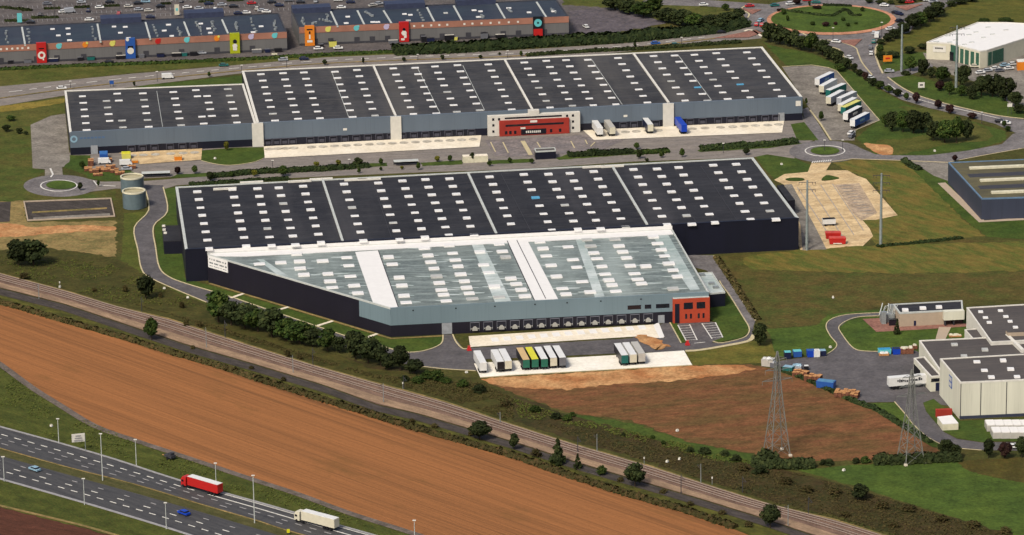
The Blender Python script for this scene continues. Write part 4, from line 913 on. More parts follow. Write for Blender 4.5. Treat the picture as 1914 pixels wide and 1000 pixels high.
dots(mR, b0, b1, [(774, 49), (790, 48.5), (806, 48), (821, 47), (836, 46), (868, 45), (883, 44), (900, 43.5), (917, 43), (933, 43), (951, 42), (968, 40)])
def totem(root, p0, p1, x, y, col, kind):
    s = along(p0, p1, x, y, 4); a, b = Vector(p0[:2]), Vector(p1[:2]); d = (b-a).normalized(); n_ = Vector((d.y, -d.x)); az = math.atan2(d.y, d.x)
    c = a+d*s+n_*.8; e = MB().box((c.x, c.y, 0), (4.4, 1.2, hM+1.0), az).build('sign_totem', paint(col), root)
    f = c+n_*.62; ax = (n_.x, n_.y, 0); k = MB(); dk_ = MB()
    def bx(mb, u, z, w_, h_): q = f+d*u; mb.box((q.x, q.y, z), (w_, .1, h_), az)
    if kind == 'ring': k.disc((f.x, f.y, 3.6), 1.7, ax, 18, .85, .1); bx(k, .7, 1.2, .6, 1.2); bx(dk_, 0, 6.4, 2.4, .5)
    elif kind == 'bowl': k.disc((f.x, f.y, 3.6), 1.5, ax, 18, 0, .1); bx(dk_, 0, 4.3, 2.4, 1.6); q = f-d*1.2; k.disc((q.x, q.y, 8.9), .8, ax, 12, 0, .1)
    elif kind == 'knob': k.disc((f.x, f.y, 3.5), 1.1, ax, 14, 0, .1); bx(k, 0, 1.4, 1.8, 1.6); dk_.disc((f.x, f.y, 5.6), .95, ax, 14, 0, .12)
    elif kind == 'lamp': bx(dk_, 0, 7.3, 2.6, .6); bx(dk_, 0, 5.6, .7, 1.2); bx(k, 0, 3.2, .7, 2.0); bx(k, 0, 1.6, 2.4, 1.0)
    elif kind == 'hook': k.disc((f.x, f.y, 4.2), 1.2, ax, 14, 0, .1); q = f+d*.2; bx(k, .5, 1.9, 1.2, 1.6); bx(k, -.6, .8, 1.6, .9); dk_.disc((f.x, f.y, 5.9), .7, ax, 12, 0, .12)
    else: k.disc((f.x, f.y, 6.4), 1.8, ax, 18, .5, .1); dk_.box((f.x, f.y, 0), (4.2, .1, 3.6), az)
    k.build('logo', paint('cyan') if kind == 'eye' else m_parapw, e)
    dk_.build('emblem', paint('red') if kind == 'eye' else m_glass, e)
totem(mL, a0, a1, 78, 110, 'red', 'ring'); totem(mL, a0, a1, 244, 100, 'blue', 'bowl'); totem(mL, a0, a1, 439, 92, 'lime', 'knob')
totem(mR, b0, b1, 579, 80, 'orange', 'lamp'); totem(mR, b0, b1, 755, 72, 'red', 'hook'); totem(mR, b0, b1, 1005, 52, 'black', 'eye')

# --- white-roofed hall, top right
def gpx(pts, h): return [tuple(p)[:2] for p in W(pts, h)]
rW, PW = building('white_roof_hall', 'white-roofed hall with cream walls and green doors, top right', 'hall', [(1732, 79), (1775, 81), (1832, 96), (1845, 94), (1990, 48), (1880, 42), (1827, 42)], 7.6, m_cream, m_white, m_parapw, .4)
w0, w1 = G(1775, 81, 7.6), G(1832, 96, 7.6)
for x0, x1, z1, mm in ((1777, 1792, 7.2, m_dgreen), (1795, 1801, 6.6, m_dgreen), (1804, 1811, 6.6, m_dgreen), (1814.5, 1821, 6.6, m_dgreen), (1824.5, 1830, 6.6, m_dgreen)):
    wallbox(MB(), w0, w1, along(w0, w1, x0, 100, 3), along(w0, w1, x1, 100, 3), .1, z1, .15).build('roller_door', mm, rW)
wallbox(MB(), w0, w1, along(w0, w1, 1776, 98, 2), along(w0, w1, 1783, 98, 2), .05, 4, .3).build('entrance', m_glass, rW)
w2, w3 = G(1845, 94, 7.6), G(1990, 48, 7.6); mb = MB()
for x0 in (1845, 1853, 1860, 1867): s = along(w2, w3, x0+2, 100, 3); wallbox(mb, w2, w3, max(.2, s), s+2.6, .4, 6.4, .15)
build_each(mb, 'window', m_dgreen, rW)
w4, w5 = G(1732, 79, 7.6), G(1775, 81, 7.6)
sb = wallbox(MB(), w4, w5, along(w4, w5, 1744, 86, 5), along(w4, w5, 1768, 88, 5), 3.4, 6.2, .15).build('sign_board', m_parapw, rW)
tm = MB(); s = along(w4, w5, 1748, 87, 5)
for k in range(6): wallbox(tm, w4, w5, s+k*.6, s+k*.6+.45, 4.8, 5.5, .2)
tm.build('lettering', m_dkgrey, sb)
skylights(rW, [(1750, 77, 1750, 77, 1), (1775, 78, 1775, 78, 1), (1772, 66, 1772, 66, 1), (1803, 82, 1803, 82, 1), (1786, 74, 1786, 74, 1), (1811, 64, 1811, 64, 1), (1824, 59, 1824, 59, 1), (1838, 69, 1838, 69, 1), (1808, 53, 1808, 53, 1), (1847, 50, 1847, 50, 1), (1855, 63, 1855, 63, 1), (1880, 55, 1880, 55, 1), (1816, 78, 1816, 78, 1)], 7.6, (2.4, 1.0), .2, m_parap, .2)
building('small_hall', 'cream side hall attached behind the white-roofed hall, far right edge', 'hall', [(1885, 84), (1960, 66), (1960, 58), (1884, 78)], 4, m_cream, m_parapw, None)
rO, _ = building('orange_kiosk', 'orange and white flat-roofed kiosk at right edge near parked cars', 'kiosk', [(1902, 115), (1940, 113), (1940, 108), (1900, 110)], 4, paint('orange'), m_parapw, None)

# --- grey box store on the right
rG, PG = building('slate_warehouse', 'slate-blue warehouse with mossy roof and three long cream skylights, right edge', 'warehouse', [(1835, 371.6), (2010, 366), (1960, 296), (1772.5, 304)], 8.4, m_slate, m_roofo, pm('blue_trim', (110, 140, 170)), .4)
for a, b in (((1812, 314.5), (1990, 307)), ((1832, 337.5), (1990, 330.5)), ((1853, 360), (1990, 354.5))):
    roofline(rG, [[a, b]], 8.6, 1.9, m_tankt, 'ridge_skylight', .45)
roofline(rG, [[(1810, 328), (1990, 320)], [(1830, 350), (1990, 343)]], 8.4, 5, m_dkgrey, 'roof_band', -.09)

# --- factory, lower right
r1_, P1 = building('factory_front_hall', 'tall cream factory hall with grey roof nearest the pylons, right edge', 'factory', [(1794.5, 715.5), (2010, 706), (1960, 659.5), (1757, 671)], 12.6, m_cream2, m_roofc, m_parapw, .5)
f0, f1 = G(1794.5, 715.5, 12.6), G(2010, 706, 12.6); g0, g1 = G(1757, 671, 12.6), f0
wallbox(MB(), f0, f1, 0, 70, 0, 1.0, .15).build('plinth', m_slate, r1_)
mb = MB()
for x in (1795.5, 1833, 1881): s = along(f0, f1, x, 750, 6); wallbox(mb, f0, f1, s-.12, s+.12, 1.0, 12.2, .1)
build_each(mb, 'downpipe', m_dkgrey, r1_)
s = along(g0, g1, 1777, 716, 8); bd = wallbox(MB(), g0, g1, s-1.8, s+1.8, 7.2, 11.2, .15).build('sign_board', paint('blue'), r1_)
mb = MB()
for z in (7.7, 9.6): wallbox(mb, g0, g1, s-1.2, s-.2, z, z+1.2, .2); wallbox(mb, g0, g1, s+.3, s+1.3, z, z+1.2, .2)
mb.build('lettering', m_parapw, bd)
skylights(r1_, [(1826, 674, 1826, 674, 1), (1875, 672, 1875, 672, 1), (1840, 690, 1840, 690, 1), (1889, 688, 1889, 688, 1), (1853, 703, 1853, 703, 1), (1901, 702, 1901, 702, 1)], 12.6, (2.2, 2.2), 0, m_sky, .5)
r2_, P2 = building('factory_middle_hall', 'cream factory hall with grey roof between front hall and lawn', 'factory', [(1765, 705), (1990, 694), (1925, 627.5), (1718, 637)], 6.4, m_cream2, m_roofc, m_parapw, .5)
skylights(r2_, [(1784, 642, 1784, 642, 1), (1841, 652, 1841, 652, 1), (1802, 664, 1802, 664, 1), (1900, 640, 1900, 640, 1)], 6.4, (2.2, 2.2), 0, m_sky, .5)
roofline(r2_, [[(1882, 629), (1912, 658)]], 6.6, 1.2, m_parapw, 'parapet_wall', .9)
r3_, P3 = building('loading_annex', 'low white factory annex with blue door beside the white trailer', 'annex', [(1739.5, 704.5), (1760, 703), (1728, 667), (1708, 670)], 5.2, m_cream2, m_roofc, m_parapw, .5)
c0, c1 = G(1739.5, 704.5, 5.2), G(1760, 703, 5.2)
wallbox(MB(), c0, c1, 1.8, 3.6, .1, 3, .15).build('door', paint('navy'), r3_)
wallbox(MB(), c0, c1, .2, 4, 3.4, 4.6, .1).build('window', m_glass, r3_)
l0, l1 = G(1708, 670, 5.2), c0
wallbox(MB(), l0, l1, .5, 8, .1, 3.4, .1).build('loading_bay', m_dark, r3_)
r4_, P4 = building('factory_back_hall', 'wide grey-roofed factory hall behind the middle hall, right edge', 'factory', [(1852, 640), (2010, 632), (1960, 566.5), (1806.7, 575.4)], 7.4, m_parapw, m_roofc, m_parapw, .5)
skylights(r4_, [(1833, 581, 1833, 581, 1), (1870, 579, 1870, 579, 1), (1842, 592, 1842, 592, 1), (1880, 590, 1880, 590, 1), (1849, 601, 1849, 601, 1), (1888, 599, 1888, 599, 1), (1898, 610, 1898, 610, 1)], 7.4, (1.8, 1.8), 0, m_sky, .4)
building('roof_penthouse', 'beige roof penthouse with two dark windows on the factory back hall', 'penthouse', [(1884, 620), (1960, 617), (1960, 613), (1880, 616)], 9.0, m_beige, m_roofc, None, z0=7.2)
building('factory_link', 'small white link block in front of the factory back hall', 'annex', [(1818, 633), (1850, 631), (1834, 614), (1803, 616.5)], 5, m_parapw, m_roofc, m_parapw, .3)
r5_, P5 = building('office_wing', 'long beige office wing with dark roof and three white domes', 'office building', [(1681, 585.5), (1800, 579), (1798.5, 562), (1669, 569)], 5.0, m_beige, m_roofd, m_parap, .5)
skylights(r5_, [(1692, 577, 1692, 577, 1), (1725, 573.5, 1725, 573.5, 1), (1755, 571.5, 1755, 571.5, 1)], 5.0, (2.2, 2), 0, m_sky, .7)
o0, o1 = G(1681, 585.5, 5), G(1800, 579, 5)
wallbox(MB(), o0, o1, along(o0, o1, 1762, 590, 3), along(o0, o1, 1800, 588, 3), 2.1, 5.3, 2.2).build('overhang_box', m_cream2, r5_)
mb = MB()
for x in (1764, 1780): s = along(o0, o1, x, 603, 1); wallbox(mb, o0, o1, s, s+.3, 0, 2.1, 1.8)
build_each(mb, 'column', m_dkgrey, r5_)
wallbox(MB(), o0, o1, along(o0, o1, 1764, 600, 1), along(o0, o1, 1800, 600, 1), .1, 2.0, .1).build('window_wall', m_glass, r5_)
wallbox(MB(), o0, o1, along(o0, o1, 1708, 606, 1), along(o0, o1, 1712, 606, 1), .1, 1.9, .1).build('door', paint('navy'), r5_)
# steel plant beside the office wing
p = G(1660, 606); e = empty('steel_plant', p, 0, 'grey steel pipework and ducts beside the beige office wing', 'machinery')
mb = MB().box((0, 4, 0), (5, 4, 3)).box((-1.5, 1, 0), (1.6, 1.6, 4.4)).box((2, 7, 0), (2, 2, 5))
mb.build('housing', m_steel, e, world=False)
mb = MB()
for k in range(9): mb.bar((-3+k*.8, random.uniform(2, 8), 2.8), (-2+k*.7, random.uniform(2, 8), 5.4), .18)
mb.build('pipework', m_parap, e, world=False)
MB().box((1.6, -.8, 0), (2.8, 1.6, 2.2)).build('dark_bay', m_glass, e, world=False)
# cream shelter on the lawn
r_, _ = building('lawn_shed', 'cream shed with red rear strip on the lawn before the tall factory hall', 'shed', [(1762, 791.5), (1791.5, 790), (1779, 775), (1752, 778)], 2.4, m_tankt, m_white, None)
p = G(1764, 778); MB().box((p.x, p.y, 0), (5.4, 1.4, 2.5), .05).build('red_panel', m_redb, r_)

# --- tanks
for x, y, lab in ((247, 361, 'farther of the twin round water tanks, beside the service road'), (251, 391, 'nearer of the twin round water tanks, beside the service road')):
    p = G(x, y-3); p.y += 1.0; e = empty('water_tank', p, 0, lab, 'water tank', 'twin water tanks')
    mb = MB(); n = 32; R_, hh = 4.5, 6.6 if y > 370 else 6.0
    for i in range(n):
        a, b = 2*pi*i/n, 2*pi*(i+1)/n
        mb.add([(R_*cos(a), R_*sin(a), 0), (R_*cos(b), R_*sin(b), 0), (R_*cos(b), R_*sin(b), hh), (R_*cos(a), R_*sin(a), hh)], [(0, 1, 2, 3)])
    mb.build('shell', m_tankw, e, world=False)
    MB().ribbon([(R_*.97*cos(2*pi*i/n), R_*.97*sin(2*pi*i/n)) for i in range(n)], .5, hh-.3, hh+.2, 0, True).build('rim', m_tankt, e, world=False)
    MB().disc((0, 0, hh-.6), R_-.1, (0, 0, 1), 32, 0, .1).build('cover', pm('tank_cover', (196, 186, 150)), e, world=False)
    MB().box((R_+.1, 0, 0), (.3, .5, hh)).build('ladder', m_steel, e, world=False)
#%%VEHICLES
# ------------------------------------------------------------ vehicles
def wheelmesh(r, w_):
    mb = MB(); n = 10
    for s in (-1,):
        mb.bar((0, -w_/2, r), (0, w_/2, r), r, n=n)
    return mb
def make_trailer():
    e = empty('semi_trailer', (0, 0, -50)); L = 13.6
    MB().box((0, 0, 1.15), (L, 2.42, 2.9)).build('body', paint('white'), e, world=False)
    MB().box((0, 0, 4.05), (L-.1, 2.36, .09)).build('roof_sheet', paint('white'), e, world=False)
    MB().box((-L/2-.03, 0, 1.2), (.06, 2.36, 2.8)).build('rear_door', paint('white'), e, world=False)
    MB().box((-.5, 0, .8), (L-1.5, 1.4, .35)).build('underframe', m_dark, e, world=False)
    w0 = None
    for x in (-5.2, -3.9, -2.6):
        for y in (-1.05, 1.05):
            if w0 is None: w0 = wheelmesh(.5, .4).build('wheel', m_dark, e, world=False); o = w0
            else: o = w0.copy(); COL.objects.link(o)
            o.location = (x, y, 0)
    for y in (-.8, .8): MB().box((4, y, 0), (.2, .2, .9)).build('landing_leg', m_dkgrey, e, world=False)
    return e
T0 = make_trailer(); used = {}
def use(proto):
    if proto.name not in used: used[proto.name] = 1; return proto
    return copy_tree(proto)
def kid(e, n):
    for c in e.children:
        if c.name.split('.')[0] == n: return c
def trailer(rear, front, body, roof, door, label, group=None):
    a, b = G(*rear), G(*front); d = (b-a); e = use(T0)
    e.location = (a+b)/2; e.location.z = .1; e.rotation_euler = (0, 0, math.atan2(d.y, d.x))
    setmat(kid(e, 'body'), paint(body)); setmat(kid(e, 'roof_sheet'), paint(roof)); setmat(kid(e, 'rear_door'), paint(door)); tag(e, label, 'trailer', group)
    if body in ('blue', 'navy'):
        mb = MB()
        for u, w_ in ((-1.6, 1.0), (-.3, 1.3), (1.3, .9)): mb.box((u, -1.29, 2.1), (w_, .04, 1.0))
        mb.build('lettering', paint('lblue') if body == 'blue' else m_parapw, e, world=False)
    return e
gp = 'semi-trailers on the concrete strip'
VD = Vector((-sin(UA+.03), cos(UA+.03), 0))
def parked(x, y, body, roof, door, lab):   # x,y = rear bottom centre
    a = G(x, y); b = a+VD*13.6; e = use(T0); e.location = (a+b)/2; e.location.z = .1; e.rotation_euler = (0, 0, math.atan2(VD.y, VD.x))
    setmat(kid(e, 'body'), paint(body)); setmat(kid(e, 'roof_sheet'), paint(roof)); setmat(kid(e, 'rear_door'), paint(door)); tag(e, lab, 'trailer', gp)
parked(903.5, 699.5, 'white', 'white', 'white', 'all-white semi-trailer alone at left end of the concrete strip')
parked(936, 697.5, 'white', 'white', 'black', 'white semi-trailer with open dark rear on the concrete strip')
parked(950.5, 696, 'white', 'white', 'cream', 'white semi-trailer right of the open-backed one on concrete strip')
parked(984, 694, 'black', 'tan', 'green', 'tan-roofed semi-trailer with green rear on the concrete strip')  # black bodies in this long row paint in their shaded flanks
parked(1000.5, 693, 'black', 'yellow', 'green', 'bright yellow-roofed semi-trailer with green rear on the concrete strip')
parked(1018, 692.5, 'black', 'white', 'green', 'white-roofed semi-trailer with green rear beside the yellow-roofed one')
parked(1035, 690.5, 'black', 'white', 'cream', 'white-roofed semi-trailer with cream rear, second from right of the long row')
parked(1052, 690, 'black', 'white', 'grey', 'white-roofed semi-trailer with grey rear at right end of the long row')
parked(1168, 685.5, 'black', 'white', 'teal', 'white-roofed semi-trailer with teal rear, left of the three-trailer group')  # black body colour stands for the shade on its side
parked(1184, 684, 'white', 'white', 'cream', 'white semi-trailer in the middle of the three-trailer group')
parked(1200, 682.5, 'pale', 'pale', 'pale', 'beige semi-trailer at right of the three-trailer group')
gt = 'trailers in the upper truck park'
for r, f, b_, rf, dr, lab in (((1524, 166), (1558, 150), 'blue', 'white', 'white', 'blue-sided white-roofed trailer, topmost in the upper truck park'),
    ((1531, 180), (1564, 162), 'white', 'white', 'cream', 'all-white trailer next to the topmost blue one in truck park'),
    ((1545, 187), (1580, 172), 'teal', 'white', 'teal', 'teal-sided white-roofed trailer in the upper truck park'),
    ((1545, 201), (1577, 184), 'silver', 'white', 'cream', 'grey-sided white-roofed trailer below the teal one in truck park'),
    ((1566, 202), (1599, 187), 'silver', 'white', 'silver', 'grey-sided white-roofed trailer above the cream one in truck park'),
    ((1567, 215), (1601, 198), 'cream', 'white', 'cream', 'cream trailer behind the yellow-roofed one in the truck park'),
    ((1574, 219), (1607, 204), 'teal', 'lyellow', 'teal', 'yellow-roofed trailer in the upper truck park'),
    ((1577, 231), (1610, 214), 'navy', 'white', 'white', 'navy-sided white-roofed trailer in the upper truck park'),
    ((1590, 243), (1624, 226), 'blue', 'white', 'white', 'blue-sided white-roofed trailer, lowest in the upper truck park')):
    trailer(r, f, b_, rf, dr, lab, gt)
gd = 'trailers docked at the far warehouse'
def docked(x, y, b_, rf, dr, lab):
    a = G(x, y); b = a+VD*13.6; e = use(T0); e.location = (a+b)/2; e.location.z = .1; e.rotation_euler = (0, 0, math.atan2(VD.y, VD.x))
    setmat(kid(e, 'body'), paint(b_)); setmat(kid(e, 'roof_sheet'), paint(rf)); setmat(kid(e, 'rear_door'), paint(dr)); tag(e, lab, 'trailer', gd)
docked(1122, 257, 'white', 'white', 'white', 'white trailer docked just right of the red office')
docked(1145, 256, 'pale', 'pale', 'cream', 'beige trailer docked second right of the red office')
docked(1216, 251, 'navy', 'white', 'cream', 'dark-sided trailer docked left of the cream stair block')
docked(1279, 252, 'brightblue', 'brightblue', 'brightblue', 'bright blue trailer docked right of the cream stair block')
e = trailer((1665, 727), (1727, 721.5), 'white', 'white', 'white', 'long white trailer with dark lettering parked at the factory annex')
mb = MB(); random.seed(8); u = -4
while u < 4.5: w_ = random.uniform(.3, .9); mb.box((u+w_/2, -1.3, random.uniform(2.3, 2.7)), (w_, .06, random.uniform(.5, 1.1))); u += w_+random.uniform(.1, .3)
mb.build('lettering', m_dkgrey, e, world=False)
e.location.z += .02
def lorry(rear, front, col, roofc, label, letter=None):
    a, b = G(*rear), G(*front); d = b-a; e = empty('lorry', ((a+b)/2)[:], 0, label, 'lorry'); e.location.z = .1
    e.rotation_euler = (0, 0, math.atan2(d.y, d.x)); L = 13.2
    MB().box((-1.5, 0, 1.15), (L, 2.55, 2.85)).build('trailer_body', paint(col), e, world=False)
    MB().box((-1.5, 0, 4.0), (L-.1, 2.45, .07)).build('trailer_roof', paint(roofc), e, world=False)
    MB().box((-1.5-L/2-.03, 0, 1.2), (.06, 2.4, 2.7)).build('rear_door', paint(col), e, world=False)
    MB().box((-1, 0, .7), (L, 1.3, .4)).build('underframe', m_dark, e, world=False)
    cab = MB().box((6.9, 0, .6), (2.1, 2.5, 2.0)).frustum((6.85, 0, 2.6), (2.1, 2.45), (1.5, 2.3), .9, (-.25, 0)).build('cab', paint(col), e, world=False)
    MB().box((7.97, 0, 1.8), (.06, 2.2, .9)).build('windscreen', m_glass, cab, world=False)
    for y in (-1.27, 1.27): MB().box((7.2, y, 1.8), (.9, .05, .7)).build('side_window', m_glass, cab, world=False)
    w0 = None
    for x in (-6.5, -5.2, -3.9, 4.6, 7.0):
        for y in (-1.05, 1.05):
            if w0 is None: w0 = wheelmesh(.5, .45).build('wheel', m_dark, e, world=False); o = w0
            else: o = w0.copy(); COL.objects.link(o)
            o.location = (x, y, 0)
    if letter:
        mb = MB()
        for u, z, w_, h_ in letter: mb.box((u, -1.3, z), (w_, .06, h_))
        mb.build('lettering', m_parapw, kid(e, 'trailer_body') or e, world=False)
    return e
lorry((410, 927), (345, 908), 'red', 'white', 'red lorry with white trailer roof on the motorway', [(-3.2, 2.2, .5, .9), (-2.5, 2.2, .35, .35), (-1.9, 2.2, .5, .9), (-1.1, 2.2, .35, .35), (-.5, 2.2, .5, .9)])
lorry((627, 992), (557, 973.5), 'cream', 'white', 'cream-white lorry on the motorway, bottom centre-left')
def make_car():
    e = empty('parked_car', (0, 0, -60))
    mb = MB().box((0, 0, .35), (4.3, 1.75, .5)); mb.frustum((-.15, 0, .85), (2.9, 1.7), (1.9, 1.4), .58, (-.1, 0)); mb.frustum((0, 0, .85), (4.2, 1.7), (4.0, 1.55), .06)
    mb.build('body', paint('white'), e, world=False)
    mb = MB().frustum((-.15, 0, .93), (2.86, 1.74), (2.1, 1.5), .4, (-.1, 0)); mb.build('window', m_glass, e, world=False)
    w0 = None
    for x in (-1.35, 1.35):
        for y in (-.75, .75):
            if w0 is None: w0 = wheelmesh(.33, .22).build('wheel', m_dark, e, world=False); o = w0
            else: o = w0.copy(); COL.objects.link(o)
            o.location = (x, y, 0)
    return e
def make_van():
    e = empty('parked_van', (0, 0, -60))
    MB().box((-.3, 0, .4), (4.4, 1.95, 1.9)).frustum((2.3, 0, .4), (1.0, 1.9), (.4, 1.8), 1.3, (-.3, 0)).build('body', paint('white'), e, world=False)
    MB().box((1.92, 0, 1.35), (.08, 1.7, .7)).build('windscreen', m_glass, e, world=False)
    w0 = None
    for x in (-1.6, 1.7):
        for y in (-.85, .85):
            if w0 is None: w0 = wheelmesh(.36, .25).build('wheel', m_dark, e, world=False); o = w0
            else: o = w0.copy(); COL.objects.link(o)
            o.location = (x, y, 0)
    return e
CAR0 = make_car(); VAN0 = make_van()
def car(x, y, col, ang, label, van=False, group=None, name=None):
    e = use(VAN0 if van else CAR0)
    if name: e.name = name
    e.location = G(x, y); e.location.z = .12; e.rotation_euler = (0, 0, radians(ang)); setmat(kid(e, 'body'), paint(col)); tag(e, label, 'van' if van else 'car', group)
ra = math.degrees(RAILANG)
car(65, 880, 'lblue', ra+180, 'pale blue car on the motorway, bottom left'); car(344, 962, 'brightblue', ra+180, 'bright blue car on the near motorway carriageway')
for c in (
 (115, 167, 'white', 10, 'white car on the avenue above the far warehouse left wing', 0), (313, 147, 'white', 6, 'white van on the avenue above the far warehouse left wing', 1), (418, 124, 'teal', 6, 'dark teal car on the avenue, just left of the far main roof', 0),
 (529, 114, 'silver', 5, 'silver car on the avenue near the left part of far roof', 0), (568, 112, 'navy', 5, 'dark blue car on the avenue just right of the silver car', 0),
 (595, 93, 'white', 5, 'white car in the mall service lane below orange totem', 0), (632, 92, 'white', 5, 'white car in the mall service lane, right of the other', 0),
 (204, 118, 'black', 4, 'black car in mall service lane below the blue totem', 0), (118, 24, 'white', 20, 'white car in the mall car park, left of the pale van', 0), (130, 24, 'silver', 20, 'white van in the mall car park, top left', 1),
 (167, 39, 'white', 0, 'white car behind left mall block, near entrance hall', 0), (272, 5, 'lblue', 5, 'pale blue car in the mall car park, near the top edge', 0), (258, 8, 'black', 5, 'black car beside the pale blue car in the mall car park', 0), (259, 20, 'silver', 8, 'silver car in mall car park, left of the tall totem', 0), (278, 22, 'pale', 0, 'pale car in mall car park, second left of the tall totem', 0),
 (350, 16, 'white', 10, 'white car right of the tall totem in mall car park', 0), (415, 11, 'silver', 10, 'silver car in mall car park, above the second entrance hall', 0), (460, 26, 'white', 8, 'white car behind left mall block, right of entrance hall', 0), (445, 27, 'navy', 5, 'dark car beside the white car behind left mall block', 0), (57, 43.5, 'black', 0, 'black car behind the far left mall block', 0), (281, 34, 'navy', 0, 'navy car behind left mall block, between the entrance halls', 0),
 (522, 12, 'navy', 0, 'navy car on the lane between the mall blocks', 0), (498, 24, 'white', -5, 'white car behind the right end of left mall block', 0), (490, 22, 'silver', -5, 'silver car behind the right end of left mall block', 0), (562, 6, 'black', 0, 'black car in car park above right mall block', 0), (632, 2, 'white', 0, 'white car in car park above right mall block', 0),
 (638, 16, 'white', 0, 'white car close behind the right mall block', 0), (697, 12, 'pale', 30, 'pale car at right mall block, left of its middle hall', 0), (708, 9, 'silver', 25, 'silver car at right mall block, left of its middle hall', 0), (128, 112.5, 'brightblue', 3, 'small blue car against the left mall wall', 0), (390, 99, 'white', 3, 'white car against the left mall wall near lime totem', 0), (377, 101, 'silver', 3, 'silver car against the left mall wall near lime totem', 0), (716, 77, 'silver', 3, 'silver car against the right mall wall, left of red totem', 0), (873, 69, 'white', 3, 'white car against the right mall wall above the hedge', 0),
 (1095, 52, 'white', 110, 'white car on the dark lot right of the mall', 0), (1262, 86, 'teal', 8, 'teal car on the avenue above the far roof right part', 0), (1225, 83, 'blue', 8, 'blue car on the avenue above the far roof, left of the teal', 0),
 (1347, 62, 'black', 8, 'black car on the avenue, right of the teal car', 0), (1315, 11, 'white', 8, 'white car on the road left of the big roundabout', 0), (1401, 13, 'red', 10, 'dark red car on the road entering the big roundabout', 0), (1448, 12, 'teal', 12, 'teal car at top left of the big roundabout', 0), (1477, 9, 'white', 20, 'white car at the top of the big roundabout', 0), (1525, 6, 'teal', -5, 'dark green car at the top of the big roundabout', 0), (1508, 2, 'red', 0, 'red car above the big roundabout at top edge', 0),
 (1422, 40, 'lblue', 60, 'pale car at the left side of the big roundabout', 0), (1414, 48, 'red', 80, 'red car on left exit of the big roundabout', 0), (1424, 49, 'red', 80, 'second red car on left exit, nearest the roundabout', 0), (1653, 12, 'white', -20, 'white car at upper right of the big roundabout', 0), (1699, 6, 'red', 10, 'red car on the road right of the big roundabout', 0), (1689, 4, 'white', 10, 'white van beside the red car, top right road', 1), (1735, 2, 'white', 10, 'white van on the top right road near the dark trees', 1), (1744, 5, 'silver', 10, 'silver car on the top right road near the dark trees', 0),
 (1674, 26, 'black', -50, 'black car at right side of the big roundabout', 0), (1681, 28, 'navy', -50, 'navy car at right side of the big roundabout', 0), (1681, 41, 'black', 35, 'black car low on right side of the roundabout', 0), (1664, 56, 'white', 20, 'white car at lower right of the big roundabout', 0),
 (1633, 64, 'silver', 80, 'silver car queueing below the roundabout', 0), (1639, 70, 'white', 80, 'white van queueing below the roundabout', 1), (1633, 80, 'teal', 80, 'teal car in the queue below the roundabout', 0), (1627, 91, 'grey', 82, 'grey car in the queue below the roundabout', 0), (1628, 102, 'white', 85, 'white car last in the queue below the roundabout', 0), (1563, 80, 'white', -20, 'white car entering road at lower left of roundabout', 0), (1587, 110, 'white', -55, 'white car heading down the curving road', 0),
 (1662, 135, 'silver', 0, 'silver car on the lane by the tall steel mast', 0), (1626, 147, 'white', -50, 'white car between young trees on the curving road', 0), (1869, 229, 'black', -15, 'black car on the curving road, lower right', 0), (1880, 232, 'white', -15, 'white car following the black car, lower right', 0), (1591, 251, 'white', 60, 'white car at the bottom of the upper truck park', 0),
 (1592, 257, 'grey', 60, 'grey car at the bottom of the upper truck park', 0)):
    car(c[0], c[1], c[2], c[3], c[4], bool(c[5]))
for i, (x, y) in enumerate(((1832, 138), (1846, 134), (1860, 130), (1878, 124), (1893, 122), (1840, 147), (1855, 151), (1905, 120), (1868, 134), (1886, 130))):
    car(x, y, ['white', 'silver', 'white', 'lblue', 'white', 'pale', 'white', 'silver', 'grey', 'white'][i], 20, '%s parked car from the left in the car lot below the white-roofed hall' % ordn(i), group='cars in the lot below the white-roofed hall')
car(1822, 126, 'cream', -5, 'cream car alone in front of the white-roofed hall'); car(1891, 838, 'white', 0, 'white car on the factory road, between the dark trees'); car(1904, 837, 'white', 10, 'white car on the factory road at right edge')
CP = ((75, 30), (88, 9), (152, 6), (165, 22), (186, 16), (205, 6), (222, 28), (240, 14), (300, 14), (338, 4), (372, 18), (390, 9), (402, 20), (436, 14), (470, 8), (480, 18), (508, 6), (540, 3), (590, 4), (655, 6))
for i, (x, y) in enumerate(CP):
    car(x, y, ['black', 'grey', 'silver', 'navy', 'white', 'black', 'red', 'pale'][i % 8], (i*37) % 3*5+(90 if i % 3 == 0 else 0), '%s car from the left among the back rows of the mall car park' % ordn(i), group='cars in the back rows of the mall car park')
BN = (20, 52, 100, 150, 170, 226, 265, 300, 330, 345, 362, 480, 500, 520)
for i, x in enumerate(BN):
    p = G(x, 119.5-x*.0435); e = empty('waste_bin', (p.x, p.y, .05), UA, '%s dark bin from the left against the left mall wall' % ordn(i), 'bin', 'bins along the mall walls')
    MB().frustum((0, 0, 0), (2.2+i % 3, 1.5), (2.5+i % 3, 1.7), 1.5).build('body', paint(('black', 'grey', 'navy', 'black', 'teal')[i % 5]), e, world=False); MB().box((0, 0, 1.5), (2.3+i % 3, 1.5, .12)).build('lid', paint(('grey', 'black', 'pale')[i % 3]), e, world=False)
BN = (600, 622, 735, 792, 805, 840, 850, 905, 935)
